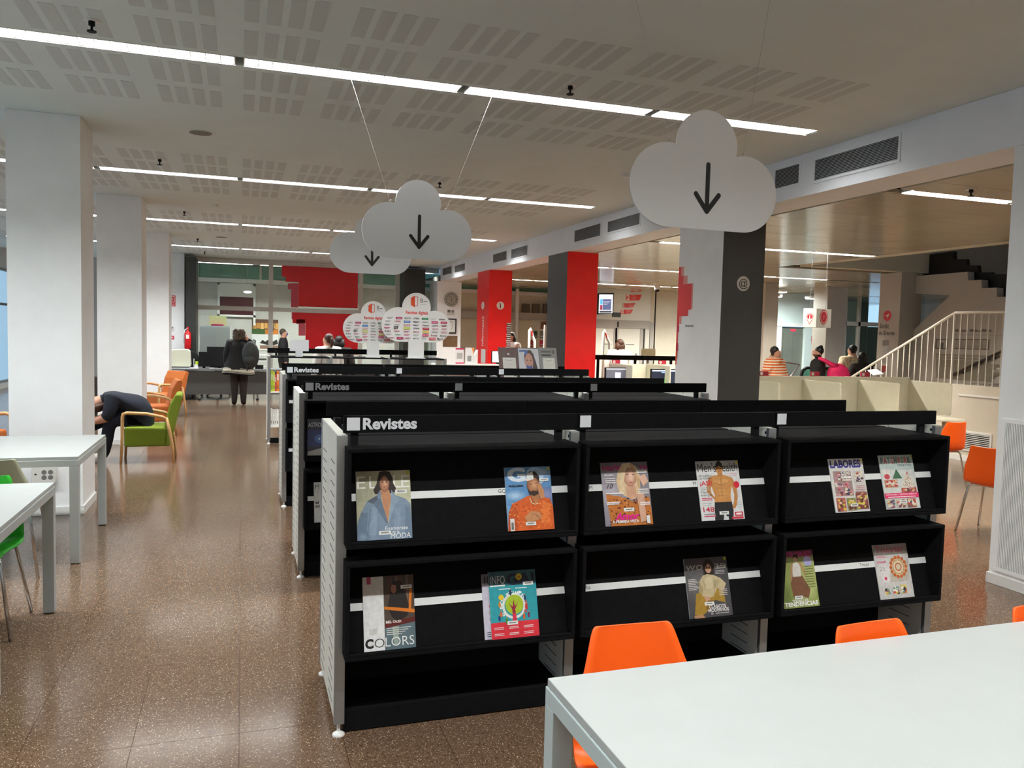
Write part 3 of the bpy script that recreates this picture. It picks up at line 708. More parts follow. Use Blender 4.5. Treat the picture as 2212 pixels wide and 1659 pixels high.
def m_mens(a):
    a.rect('#dcdcda', 0, 0, 1, 1).rect('#b8b8b8', 0, .88, 1, 1)
    a.text('#1c1c1c', "Men's", .03, .815, .15, w=.43, bold=.0).text('#1c1c1c', 'Health', .47, .815, .15, w=.50, bold=.0)
    a.poly('#1d1d20', [(.30,0),(.32,.20),(.34,.31),(.74,.31),(.76,.16),(.73,0),(.60,0),(.55,.16),(.5,0)])
    a.poly('#c98c4c', [(.34,.30),(.36,.42),(.33,.50),(.30,.60),(.26,.72),(.36,.745),(.47,.76),(.60,.76),(.72,.735),(.82,.70),(.80,.58),(.76,.50),(.73,.42),(.74,.30)])
    a.poly('#bf8244', [(.26,.72),(.20,.60),(.19,.48),(.28,.40),(.36,.33),(.38,.36),(.29,.45),(.28,.52),(.33,.62)]).poly('#bf8244', [(.82,.70),(.90,.55),(.90,.38),(.86,.25),(.80,.18),(.74,.19),(.80,.32),(.82,.42),(.79,.55)])
    a.rect('#b87a40', .48, .73, .60, .82).ell('#c08448', .535, .855, .085, .085); a.poly('#1e1813', [(.45,.88),(.46,.94),(.50,.99),(.56,1.0),(.61,.95),(.62,.88),(.54,.915)])
    a.poly('#d69c5c', [(.37,.66),(.44,.69),(.53,.66),(.52,.60),(.42,.585)]).poly('#d69c5c', [(.56,.66),(.64,.69),(.72,.65),(.68,.585),(.57,.60)]).poly('#d09656', [(.45,.54),(.63,.54),(.61,.36),(.47,.36)])
    a.line('#8f5c2c', [(.54,.72),(.54,.40)], .002).line('#9a6632', [(.40,.62),(.52,.59),(.56,.59),(.70,.62)], .003)
    for y in (.53,.47,.41): a.line('#a36e36', [(.44,y),(.64,y)], .0015)
    for x in (.50,.57): a.rect('#2a1c12', x-.015, .862, x+.015, .868)
    a.line('#7a4a28', [(.51,.815),(.56,.815)], .002)
    a.text('#2a2a2a', 'RECUPERA', .04, .735, .032, w=.30, bold=0).text('#2a2a2a', 'LA FORMA', .04, .69, .032, w=.30, bold=0).text('#d3263a', '¡ASÍ!', .045, .59, .075, w=.28, bold=.02)
    for k in range(2): a.rect('#a0a0a0', .04, .545-k*.03, .26, .555-k*.03)
    a.text('#2a2a2a', 'Súper', .04, .46, .04, w=.2, bold=0, shear=.2).text('#2a2a2a', 'energía', .04, .41, .04, w=.25, bold=0, shear=.2)
    for k in range(2): a.rect('#d3506a', .05, .365-k*.028, .29, .38-k*.028)
    for k in range(2): a.rect('#b0b0b0', .05, .28-k*.028, .26, .292-k*.028)
    a.text('#c3263a', '148', .055, .145, .085, w=.25, bold=.01).rect('#8a8a8a', .06, .10, .33, .115).rect('#d3506a', .06, .065, .33, .085)
    a.text('#d3506a', 'EL DEPORTE', .72, .765, .02, w=.22, bold=0).text('#d3506a', 'Y LA VIDA', .75, .735, .02, w=.18, bold=0); a.ell('#d3263a', .90, .585, .07)
    for k in range(4): a.rect('#b9b9b9', .87, .47-k*.03, .96, .478-k*.03)
    for k in range(4): a.rect('#b9b9b9', .85, .30-k*.03, .96, .308-k*.03)
    a.rect('#cf3345', .78, .055, .97, .125).rect('#e9e2e0', .81, .075, .94, .11).rect('#cf3345', .70, .01, .97, .045); a.rect('#d9d9d9', .53, 0, .62, .06); sticker(a, .42, .09); a.ell('#d8c62a', .965, .965, .03)
def collage(a, cells, pal):
    for (x0, y0, x1, y1, b) in cells:
        a.rect(b, x0, y0, x1, y1)
        for i in range(int(12+220*(x1-x0)*(y1-y0))):
            x = random.uniform(x0, x1-.07); y = random.uniform(y0, y1-.04); a.poly(random.choice(pal), [(x, y), (min(x1, x+.07), y+.005), (min(x1, x+.08), min(y1, y+.035)), (x+.01, min(y1, y+.04))])
def m_labores(a):
    a.rect('#d9d7d2', 0, 0, 1, 1).text('#2f2c86', 'LABORES', .03, .835, .135, w=.90, bold=.05)
    collage(a, ((.08,.30,.60,.77,'#a58a84'), (.67,.53,.95,.76,'#d2cbc2')), ('#5a3b46', '#c8b48e', '#b84a50', '#e6ddd0', '#3d4a6a', '#d88aa0'))
    collage(a, ((.06,.02,.32,.27,'#b85a54'), (.36,.03,.62,.26,'#8a8a4a'), (.64,.05,.97,.36,'#8e4a48')), ('#5c2f24', '#c88a60', '#e2c8a8', '#7a3a34', '#d8c84a'))
    a.text('#f1efe8', 'IDEAS', .30, .70, .06, w=.26, bold=.03).rect('#f1efe8', .28, .63, .58, .665).rect('#e3d8cc', .30, .58, .58, .615)
    for k in range(4): a.rect('#c76a74', .66, .48-k*.035, .94, .487-k*.035)
    sticker(a, .44, .10); a.ell('#d8c62a', .955, .965, .03)
def m_patch(a):
    a.rect('#b9c8c2', 0, .55, 1, 1).rect('#d5d8d2', 0, 0, 1, .72)
    for i, ch in enumerate('PATCHWORK'): a.text(('#4e5e58', '#c8404e', '#6f8f78', '#d86a74')[i % 4], ch, .04+.1*i, .845, .11, w=.085, bold=.05)
    a.text('#4e5a5a', 'CREATIVA', .52, .79, .035, w=.42, bold=.02)
    a.poly('#3f6a4a', [(.32,.56),(.60,.56),(.46,.74)]).rect('#ded9d2', .05,.55,.28,.74).ell('#c8404e', .16, .6, .08, .05)
    a.poly('#e0d6c4', [(.52,.36),(.97,.36),(.76,.72)])
    for i in range(40):
        y = random.uniform(.37,.68); w = (.72-y)/.36*.22; a.ell(random.choice(('#8c5a4a', '#c84450', '#6b6a5a')), .755+random.uniform(-w, w), y, .014, .008, 6)
    collage(a, ((.06,.40,.44,.54,'#c98a70'), (.52,.30,.96,.38,'#b8434a')), ('#b33a40', '#e8dcd0', '#7a4a40', '#d88a50'))
    a.rect('#e2336a', 0, .20, 1, .295).text('#f6e6ea', 'PATCHWORK Y COSTURA CREATIVA', .03, .252, .028, w=.92, bold=.01).rect('#f6e6ea', .08, .214, .9, .228)
    collage(a, ((.03,.02,.26,.18,'#b9a8b0'), (.30,.02,.58,.18,'#c9c0a8'), (.62,.02,.88,.18,'#b8503f')), ('#7a3a5a', '#d9c88a', '#c84a3a', '#e8e0d8', '#4a6a6a')); sticker(a, .40, .10); a.ell('#c9b82a', .955, .965, .03)
def m_colors(a):
    a.rect('#e4e4e2', 0, 0, 1, 1).rect('#4f4238', .40, 0, 1, 1)
    for k in range(7): a.rect(('#5e3a30', '#3f3a38', '#6b5a4c')[k % 3], .50+k*.07, .55, .54+k*.07, 1)
    a.poly('#231d1a', [(.47,.56),(.52,.72),(.54,.86),(.62,.92),(.74,.92),(.80,.84),(.84,.72),(.90,.56),(.86,.44),(.66,.36),(.55,.44)])
    a.ell('#a8765c', .60, .82, .055, .065); a.poly('#2e211c', [(.56,.88),(.62,.93),(.72,.91),(.74,.82),(.66,.86)])
    a.poly('#d9781e', [(.41,.585),(1,.52),(1,.47),(.41,.545)]).poly('#d9781e', [(.88,.50),(.93,.51),(.96,.80),(.91,.80)]).poly('#5f1f18', [(.41,.36),(1,.42),(1,.35),(.41,.29)])
    a.poly('#5b6f74', [(.41,.29),(1,.35),(1,0),(.41,0)]).poly('#9aa89c', [(.55,.3),(.68,.31),(.66,.05),(.58,.05)])
    a.text('#f1ece6', 'BEL OLID', .43, .355, .032, w=.3, bold=.03)
    for k in range(4): a.rect('#e2ded6', .44, .28-k*.027, .92-k*.06, .288-k*.027)
    a.text('#15151a', 'C', .02, .045, .115, w=.16, bold=.05).text('#3a3a3c', 'O', .20, .04, .125, w=.19, bold=-.012).text('#eceae6', 'LORS', .41, .045, .125, w=.56, bold=-.005)
    a.rect('#d8527c', .08, .90, .16, 1.0).rect('#cfcfca', .10, .22, .26, .30); sticker(a, .74, .81, .22, .05); a.line('#b5b5b0', [(.40, .3), (.40, .95)], .001)
def m_gai(a):
    a.rect('#2f9fa8', 0, 0, 1, 1).rect('#2c5f66', 0, .78, 1, 1).rect('#df3340', 0, 0, 1, .24)
    a.text('#cfd6d8', 'INFO', .04, .81, .125, w=.30, bold=.0).text('#1c2740', 'GA!', .37, .79, .16, w=.60, bold=.045); a.ell('#d9b820', .64, .90, .065)
    a.text('#8a3a1c', '40', .61, .885, .03, bold=.02, align='l').rect('#e9e9e4', .02, .775, .34, .795)
    for (x0, x1) in ((.20,.44),(.55,.80)): a.rect('#d8ecec', x0, .725, x1, .738)
    a.ring('#e4e9de', .50, .47, .25, .05); a.ell('#a9c52f', .51, .49, .19).poly('#9a2440', [(.46,.30),(.54,.30),(.52,.42),(.60,.53),(.52,.46),(.50,.57),(.47,.46),(.39,.52),(.46,.42)]).poly('#d8324c', [(.45,.24),(.55,.24),(.53,.36),(.47,.36)])
    word = 'EL PACTE SOCIAL ÉS VIURE'
    for i, ch in enumerate(word):
        if ch == ' ': continue
        g = math.radians(215-i*10.5); a.text('#f4f4ee' if i < 18 else '#d83a4a', ch, .50+.235*math.cos(g), .465+.235*a.w/a.h*math.sin(g), .045, bold=.04, align='c', rot=g-math.pi/2)
    a.ell('#e9c92c', .24, .61, .055).ell('#e8eef0', .63, .665, .05, .022)
    for (x, y, c) in ((.20,.50,'#d98a2a'), (.18,.30,'#2a3f7a'), (.22,.36,'#d96a2a'), (.70,.30,'#d9622a'), (.80,.32,'#7a2a5a'), (.74,.58,'#24406a'), (.76,.45,'#c83a3a'), (.33,.255,'#4a8a2a'), (.44,.67,'#22304a')):
        a.ell(c, x, y, .025, .045, 8).ell('#c9946a', x, y+.05, .014, None, 8)
    for k in range(3):
        for r in range(2):
            for j in range(2): a.rect('#f1d8d4', .06+k*.31, .16-r*.09-j*.022, .26+k*.31, .17-r*.09-j*.022)
    sticker(a, .34, .195); sticker(a, .72, .765, .22, .055)
def m_gai2(a):
    a.rect('#c9c6d4', 0, 0, 1, 1).rect('#77747e', 0, .86, 1, 1).text('#1c1c22', 'IN', .05, .84, .13, w=.2, bold=.0).text('#1c1c22', 'FO', .3, .84, .13, w=.2, bold=.0)
    for k in range(3): a.rect('#4a4650', .05, .10-k*.03, .45, .112-k*.03)
    for k in range(6): a.ell(('#c83a4a', '#2a6a8a', '#d9a82a')[k % 3], .14+.02*(k % 2), .5-.05*k, .03, None, 8)
def m_woman(a):
    a.rect('#4c4a4c', 0, 0, 1, 1).soft('#4c4a4c','#6e6a6a', .3, .55, .5, .35)
    a.text('#b9b4ae', 'woman', .03, .80, .135, w=.93, bold=-.004, shear=.1)
    a.poly('#2a1c16', [(.42,.72),(.44,.90),(.50,.97),(.60,.97),(.68,.88),(.66,.72),(.6,.68),(.48,.68)]).ell('#c79a7c', .545, .82, .072, .085).poly('#2a1c16', [(.47,.83),(.50,.93),(.60,.93),(.63,.83),(.55,.90)])
    for x in (.515,.575): a.ell('#1c1512', x, .835, .02, .013, 8)
    a.poly('#a8842f', [(.20,.40),(.36,.46),(.62,.44),(.84,.50),(.86,.22),(.62,.28),(.42,.10),(.30,.04),(.12,.06),(.16,.22)])
    a.poly('#c4b48c', [(.40,.70),(.50,.72),(.64,.70),(.80,.64),(.92,.54),(.86,.44),(.70,.47),(.60,.34),(.46,.32),(.34,.36),(.27,.44),(.30,.60)])
    a.poly('#d2c49e', [(.44,.66),(.60,.68),(.66,.58),(.56,.46),(.46,.50)]).poly('#b5a67e', [(.62,.62),(.78,.60),(.72,.50),(.62,.46)]).poly('#a89870', [(.30,.60),(.27,.44),(.34,.36),(.38,.5)])
    a.line('#9c8c66', [(.40,.62),(.42,.44)], .003).line('#9c8c66', [(.68,.60),(.62,.38)], .003).poly('#c79a7c', [(.36,.36),(.50,.34),(.52,.26),(.42,.25)])
    a.poly('#7c5a24', [(.45,.28),(.62,.27),(.46,.12),(.40,.13)]).poly('#b98a68', [(.10,.05),(.30,.05),(.36,.0),(.12,.0)])
    for k in range(7): a.rect('#d8d4cf', .05, .64-k*.028, .22+.03*(k % 3), .652-k*.028)
    for k in range(4): a.rect('#d8d4cf', .74, .44-k*.03, .93, .45-k*.03)
    a.text('#f0ece8', 'CLÁSICOS', .46, .145, .055, w=.40, bold=.02).text('#f0ece8', 'MODERNOS', .44, .085, .055, w=.48, bold=.02).text('#f0ece8', '15', .50, .045, .03, bold=.03).rect('#d8d4cf', .6, .05, .92, .06)
    for k in range(3): a.rect('#cfcac4', .70, .76-k*.025, .92, .768-k*.025)
    sticker(a, .37, .20); sticker(a, .74, .80, .22, .05); a.ell('#a8b02a', .955, .965, .035)
def m_patrones(a):
    a.rect('#8f9a55', 0, 0, 1, 1).soft('#8f9a55','#c4cc8a', .7, .35, .4, .3).soft('#8f9a55','#6a7a3a', .1, .2, .25, .3).rect('#a9b36c', .5, .3, 1, .8).rect('#6a3242', 0, .9, 1, 1).text('#c2307c', 'PATRONES', -.0, .885, .09, w=.96, bold=.04)
    a.poly('#7a5138', [(.30,.18),(.26,.42),(.34,.55),(.62,.55),(.80,.30),(.72,.15),(.5,.2)]).poly('#d9d5cc', [(.36,.54),(.34,.76),(.50,.80),(.60,.74),(.58,.54)])
    a.poly('#b08a60', [(.34,.76),(.26,.50),(.32,.50),(.40,.78)]).poly('#b08a60', [(.56,.78),(.70,.52),(.72,.62),(.62,.8)]).ell('#c79a7c', .48, .85, .06, .05).poly('#3a241c', [(.41,.86),(.44,.93),(.54,.93),(.56,.84),(.48,.89)])
    a.ell('#a9a6d6', .82, .80, .12)
    for k in range(9): a.rect('#4f5a2a', .70, .70-k*.045, .95, .712-k*.045)
    a.text('#f2f0ea', 'TODAS LAS', .24, .10, .042, w=.45, bold=.02).text('#f2f0ea', 'TENDENCIAS', .02, .03, .07, w=.94, bold=.04); sticker(a, .33, .15)
def m_tricotar(a):
    a.rect('#c9c7c4', 0, 0, 1, 1).rect('#a8a09e', 0, .86, 1, 1).text('#c85a72', 'Tricotar', .06, .85, .12, w=.84, bold=.01)
    a.soft('#c9c7c4','#dedcd8', .3, .5, .4, .35).poly('#bfb7a8', [(.36,.30),(.90,.30),(.96,.66),(.46,.74)])
    for r, c in ((.235,'#c8742e'), (.215,'#d9c7a0'), (.17,'#b98a5c'), (.15,'#ddd0ae'), (.095,'#c85a32'), (.07,'#d9cdb0')): a.ell(c, .66, .57, r)
    for k in range(14): g = 2*math.pi*k/14; a.ell('#c8662e', .66+.225*math.cos(g), .57+.225*a.w/a.h*math.sin(g), .045, None, 8)
    a.text('#d8587a', 'ESPECIAL', .06, .755, .03, w=.28, bold=.02).text('#d8587a', 'HOGAR', .06, .66, .04, w=.26, bold=.03).text('#8a8686', '25', .10, .52, .07, w=.16, bold=-.01)
    a.ell('#e8dfdf', .24, .37, .09).ell('#d84a6a', .24, .375, .04)
    collage(a, ((.10,.06,.32,.2,'#d8d0c8'), (.36,.05,.58,.22,'#cfcac4'), (.62,.08,.80,.24,'#d9c86a')), ('#c84a3a', '#3a3a3a', '#d9b82a', '#6a9a8a', '#efe9e0'))
def m_astro(a):
    a.rect('#141a2c', 0, 0, 1, 1).rect('#22306a', 0, .25, 1, .7).ell('#4a6aa8', .45, .45, .2, .12).ell('#cfe0f6', .42, .45, .035).poly('#a9a49a', [(0,.1),(.6,.22),(1,.16),(1,0),(0,0)])
    a.text('#c9c9cc', 'ASTRONOMÍA', .04, .78, .12, w=1.5*.62, bold=.02)
def m_m(a):
    a.rect('#d2d2ce', 0, 0, 1, 1).text('#1c1c1c', 'M', .05, .84, .10, bold=0).text('#1c1c1c', 'el', .05, .46, .08, bold=.03).text('#1c1c1c', 'so', .05, .37, .08, bold=.03).rect('#9a948c', .3, .2, .9, .7)
magazine((772,1169),(891,1161),(769,1018.7),0,'#b3b295','fashion magazine with a woman in a blue-grey coat, top left of the nearest shelf', m_elle)
magazine((1098,1148),(1198,1142),(1090,1010),0,'#6f9fc9','magazine with a man in an orange shirt against blue sky', m_gq)
magazine((1309,1138),(1411,1132),(1297,1000),0,'#8d8790','magazine with a blonde woman and a bright pink word below', m_marie)
magazine((1517,1126),(1609,1120),(1500,997),0,'#dcdcda','pale magazine with a shirtless man in black jeans', m_mens)
magazine((1806,1108),(1880,1104),(1788,992),0,'#d9d7d2','craft magazine with a dark blue title and a photo collage', m_labores)
magazine((1916,1101),(1989,1097),(1897,984),0,'#cfd4ce','sewing magazine with a bright pink band across its lower cover', m_patch)
magazine((787,1411),(899,1400),(784,1248),1,'#e4e4e2','magazine half white, half dark photo, large thin letters along its foot', m_colors)
magazine((1048,1386),(1160,1379),(1042,1241),1,'#c9c6d4','pale lilac magazine half hidden behind the teal one', m_gai2, lift=.007)
magazine((1063,1385),(1166,1377),(1058,1236),1,'#2f9fa8','teal and red magazine with a round green tree', m_gai, lift=.014)
magazine((1491,1340),(1584,1332),(1478,1208),1,'#4c4a4c','dark grey magazine with a seated woman in a beige jumper', m_woman)
magazine((1695,1316),(1761,1311),(1685,1192),1,'#8f9a55','green magazine with a woman in a brown skirt, lower right box', m_patrones, w=.205)
magazine((1903,1296),(1976,1289),(1886,1178),1,'#c9c7c4','knitting magazine with an orange crochet rosette', m_tricotar)
# two magazines on the second shelf, mostly hidden by the end panel
for (px, py, tpy, row, f_, c_, l_) in ((664, 984, 905, 0, m_astro, '#141a2c', 'dark blue astronomy magazine on the second shelf, peeping past the end panel'), (679, 1129, 1042, 1, m_m, '#d2d2ce', 'white magazine low on the second shelf, peeping past the end panel')):
    magazine((px, py), (px+62, py-3), (px-1, tpy), row, c_, l_, f_, dy=2.2)

# ================================================================== HANGING CLOUDS
def cloud_shape():
    """lobes: left, top, right, as a union outline, width 1"""
    L = (.245, .247, .245); T = (.50, .497, .207); Rr = (.771, .229, .229); pts = []
    def inter(a, b, hi=True):
        d = math.hypot(b[0]-a[0], b[1]-a[1]); x = (d*d+a[2]**2-b[2]**2)/(2*d); h = math.sqrt(max(0, a[2]**2-x*x))
        ux, uy = (b[0]-a[0])/d, (b[1]-a[1])/d; c1 = (a[0]+ux*x-uy*h, a[1]+uy*x+ux*h); c2 = (a[0]+ux*x+uy*h, a[1]+uy*x-ux*h)
        return c1 if c1[1] > c2[1] else c2
    p1, p2 = inter(L, T), inter(T, Rr)
    ang = lambda c, p: math.degrees(math.atan2(p[1]-c[1], p[0]-c[0]))
    def arc(c, a0, a1, n):
        for i in range(n+1): g = math.radians(a0+(a1-a0)*i/n); pts.append((c[0]+c[2]*math.cos(g), c[1]+c[2]*math.sin(g)))
    pts.append((.245, .002))
    arc(L, 268, ang(L, p1), 26); a = ang(T, p1) % 360; arc(T, a, ang(T, p2), 24); arc(Rr, ang(Rr, p2), -90, 24)
    return pts
CLOUD = cloud_shape(); CLW = mat('cloud_board', (247, 249, 251), .5, noise=(3, .01))
def hanging_cloud(c, label, wire_to, s=.80):
    x, y, z = c; t = thing('cloud_sign', (x, y, z-.28), label, 'sign', group='hanging cloud signs with arrows')
    P = lambda u, v: (x-.5*s+u*s, z-.29*s+v*s)
    pts = [(P(u, v)[0], y, P(u, v)[1]) for (u, v) in CLOUD]
    MB().prism(list(reversed(pts)), (0, .010, 0)).build('board', CLW, t, world=True)
    a = Art((x-.5*s, y, z-.29*s), (1, 0, 0), (0, 0, 1), s, s, 2e-4); bc = '#121414'; w = .030
    ax, top, bot = .512, .385, .108
    def stroke(p, q):
        d = Vector((q[0]-p[0], q[1]-p[1])).normalized(); n = Vector((-d.y, d.x))*(w/2)
        a.poly(bc, [(p[0]-n.x, p[1]-n.y), (q[0]-n.x, q[1]-n.y), (q[0]+n.x, q[1]+n.y), (p[0]+n.x, p[1]+n.y)])
        for e in (p, q): a.ell(bc, e[0], e[1], w/2, w/2, 14)
    stroke((ax, top), (ax, bot)); stroke((ax-.078, bot+.100), (ax, bot)); stroke((ax+.078, bot+.100), (ax, bot))
    a.build('arrow', t)
    WIRE = mat('thin_wire', (190, 190, 190), .4, .6)
    for (u, v), (wx, wy) in zip(((.25, .487), (.753, .452)), wire_to):
        p = P(u, v); MB().tube([(p[0], y+.005, p[1]), (wx, wy, ZC)], .0009, 5).build('wire', WIRE, t, world=True)
        MB().tube([(p[0], y+.005, p[1]-.008), (p[0]-.005, y+.005, p[1]+.012), (p[0]+.003, y+.005, p[1]+.02)], .0018, 6).build('hook', WIRE, t, world=True)
hanging_cloud((2.198, 3.57, 2.441), 'largest white cloud sign, hanging over the nearest shelf', ((1.75, 3.6), (2.55, 3.6)), .835)
hanging_cloud((1.199, 5.75, 2.403), 'middle white cloud sign, hanging below the nearest strip lights', ((.72, 5.82), (1.75, 5.82)))
hanging_cloud((1.207, 8.0, 2.443), 'farthest white cloud sign, half hidden behind the middle one', ((.9, 8.0), (1.6, 8.0)))

# ================================================================== TABLES AND CHAIRS
def table(x0, x1, y0, y1, label, h=.745, leg=.058, frame=None):
    t = thing('table', ((x0+x1)/2, (y0+y1)/2, 0), label, 'table', group='white rectangular tables'); F = frame or TABS
    wb('tabletop', TABW, t, x0+.004, x1-.004, y0+.004, y1-.004, h-.022, h, bevel=.002)
    for (a, b, c, d) in ((x0, x1, y0, y0+.03), (x0, x1, y1-.03, y1), (x0, x0+.03, y0+.03, y1-.03), (x1-.03, x1, y0+.03, y1-.03)):
        wb('rail', F, t, a, b, c, d, h-.068, h-.023, bevel=.002)
    for x in (x0, x1-leg):
        for y in (y0, y1-leg):
            o = wb('leg', F, t, x, x+leg, y, y+leg, .006, h-.069, bevel=.002)
            wb('foot_pad', RUBBER, o, x+.005, x+leg-.005, y+.005, y+leg-.005, 0, .006)
    return t
table(.770, 2.60, .72, 1.945, 'large white table in the foreground')
table(-2.88, -1.048, 6.125, 7.33, 'white table standing against the nearest left column', frame=TABW)
table(-2.83, -1.000, 3.95, 5.15, 'white table cut by the left edge, nearest on the left side', frame=TABW)
PROF = [(-.235, .395, .165, 0, 0), (-.225, .425, .185, 0, .004), (-.15, .442, .205, 0, .010), (0, .430, .222, 0, .018), (.12, .426, .222, -.004, .022), (.185, .452, .214, -.020, .016), (.215, .51, .210, -.036, .004), (.238, .59, .196, -.040, 0), (.260, .68, .162, -.032, 0), (.281, .765, .132, -.022, .006), (.284, .780, .116, -.018, .006)]
def prof(v):
    n = len(PROF)-1; f = v*n; i = min(n-1, int(f)); u = f-i
    p = [PROF[max(0, min(n, i+k))] for k in (-1, 0, 1, 2)]
    return [.5*(2*p[1][q]+(p[2][q]-p[0][q])*u+(2*p[0][q]-5*p[1][q]+4*p[2][q]-p[3][q])*u*u+(3*p[1][q]-p[0][q]-3*p[2][q]+p[3][q])*u**3) for q in range(5)]
CH = {}
def shell_chair(loc, rz, m, label):
    t = thing('shell_chair', loc, label, 'chair', rz, 'plastic shell chairs')
    def fn(u, v):
        y, z, w, dy, dz = prof(v); q = 2*u-1; return (q*w, y+dy*q*q, z+dz*q*q)
    key = m.name
    if key not in CH:
        a = MB().grid(fn, 12, 36).build('shell', m, t, smooth=True, solid=.007)
        legs = []
        for sx in (-1, 1):
            for sy in (-1, 1):
                legs.append(MB().tube([(sx*.235, sy*.225+.0, 0), (sx*.178, sy*.155, .395), (sx*.168, sy*.148, .418), (sx*.145, sy*.14, .428)], .0095, 10).build('leg', CHROME, t, smooth=True))
        fr = MB()
        for sy in (-1, 1): fr.tube([(-.15, sy*.14, .428), (.15, sy*.14, .428)], .0095, 8)
        fr.box(-.05, .05, -.14, .14, .420, .436)
        CH[key] = [a] + legs + [fr.build('under_frame', CHROME, t)]
    else:
        for q in CH[key]: e = q.copy(); COL.objects.link(e); e.parent = t
    return t
shell_chair((1.112, 1.880, 0), math.radians(-3), ORANGE, 'orange shell chair tucked under the foreground table, nearest to its corner')
shell_chair((1.866, 1.705, 0), math.radians(3), ORANGE, 'orange shell chair at the foreground table, farther right')
shell_chair((2.575, 1.700, 0), math.radians(3), ORANGE, 'orange shell chair at the foreground table, cut by the right edge')
shell_chair((7.73, 7.30, 0), math.radians(176), ORANGE, 'orange shell chair pulled up to the cream computer desk')
shell_chair((6.34, 5.32, 0), math.radians(108), ORANGE, 'orange shell chair half hidden by the near right column')
shell_chair((-1.475, 6.07, 0), math.radians(180), PALEP, 'pale olive shell chair tucked under the farther left table')
shell_chair((-1.36, 4.92, 0), math.radians(0), GREENP, 'bright green shell chair at the left edge of the picture')

# armchairs with bent beech arms
AC = {}
def armchair(loc, rz, m, label, h=.83):
    t = thing('armchair', loc, label, 'armchair', rz, 'upholstered armchairs with beech arms')
    if m.name not in AC:
        a = MB().box(-.25, .25, -.30, .20, .20, .44).build('seat', m, t, bevel=.03, seg=3)
        def bk(p): return p
        prf = [(.12, .20), (.20, .20), (.30, .60), (.345, h-.03), (.33, h), (.27, h), (.20, .70), (.14, .44)]
        b = MB().prism([(-.25, y, z) for y, z in prf], (.5, 0, 0)).build('backrest', m, t, bevel=.02, seg=2)
        parts = [a, b]
        for sx in (-1, 1):
            x = sx*.285
            parts.append(MB().tube([(x, -.33, 0), (x, -.315, .3), (x, -.31, .56), (x, -.30, .60), (x, -.26, .612), (x, -.05, .60), (x, .12, .56), (x, .165, .535)], [.014, .018, .02, .021, .021, .02, .02, .02], 8).build('arm', WOOD, t, smooth=True))
            parts.append(MB().tube([(x, .165, .55), (x, .20, .40), (x, .235, .2), (x, .25, 0)], [.019, .02, .018, .014], 8).build('rear_leg', WOOD, t, smooth=True))
        AC[m.name] = parts
    else:
        for q in AC[m.name]: e = q.copy(); COL.objects.link(e); e.parent = t
    return t
armchair((-1.02, 10.74, 0), math.radians(-88), FGREEN, 'lime green armchair with beech arms, under the bent-over reader')
armchair((-1.22, 13.45, 0), math.radians(-80), FORANGE, 'orange armchair with beech arms, just behind the green one')
armchair((-1.32, 15.85, 0), math.radians(-48), FORANGE, 'orange armchair farther back, next to the third left column')
armchair((-2.86, 10.3, 0), math.radians(75), FORANGE, 'orange armchair at the left edge behind the nearest column')
t = thing('sofa', (-2.6, 14.6, 0), 'dark brown low sofa behind the bent-over reader', 'sofa')
wb('seat', FBROWN, t, -3.1, -1.95, 14.2, 14.9, .12, .42, bevel=.03); wb('backrest', FBROWN, t, -3.1, -1.95, 14.9, 15.1, .12, .80, bevel=.03)
for x in (-3.05, -2.05):
    for y in (14.25, 15.0): wb('leg', ALU, t, x, x+.04, y, y+.04, 0, .12)
# socket box on the nearest left column
t = thing('socket_box', onY(96, 1040, 7.76), 'white surface socket box low on the nearest left column', 'socket')
x0, x1, z0, z1 = rectY(71, 1006, 123, 1041, 7.76); SB = mat('socket_white', (224, 222, 214), .4)
wb('housing', SB, t, x0, x1, 7.70, 7.759, z0, z1, bevel=.006)
for i in range(2):
    for j in range(2):
        cx, cz = x0+(x1-x0)*(.53+.27*i), z0+(z1-z0)*(.34+.32*j)
        MB().lathe([(.020, 7.699), (.018, 7.6985), (.016, 7.6995)], 16, (cx, 0, cz), ax='y').build('socket', mat('socket_grey', (120, 118, 112), .5), t, world=True)
wb('network_port', RUBBER, t, x0+.025, x0+.04, 7.6985, 7.70, (z0+z1)/2, (z0+z1)/2+.012)

# things on the ceiling
def sprinkler(x, y, label, z=ZC):
    t = thing('sprinkler', (x, y, z-.07), label, 'sprinkler', group='ceiling sprinklers')
    MB().lathe([(.045, z-.006), (.045, z)], 16, (x, y, 0)).build('rose', WHITE, t, world=True)
    MB().lathe([(.018, z-.030), (.018, z-.006)], 10, (x, y, 0)).build('body', BLACK2, t, world=True)
    MB().lathe([(.007, z-.058), (.007, z-.03)], 8, (x, y, 0)).build('stem', BLACK2, t, world=True)
    MB().lathe([(.026, z-.066), (.026, z-.060), (.008, z-.058)], 12, (x, y, 0)).build('deflector', BLACK2, t, world=True)
sprl = ['at the top left of the picture', 'above the large cloud', 'over the second left column', 'above the middle cloud', 'over the third left column', 'far off, over the fourth row of lights', 'in front of the far glass wall']
for (px, py), l_ in zip(((198, 44), (1232, 184), (345, 343), (950, 393), (398, 456), (427, 515), (442, 543)), sprl):
    q = onZ(px, py, ZC); sprinkler(q.x, q.y, 'small dark sprinkler head ' + l_)
q = onZ(2098, 408, ZF); sprinkler(q.x, q.y, 'small dark sprinkler head in the shiny beige ceiling', ZF)
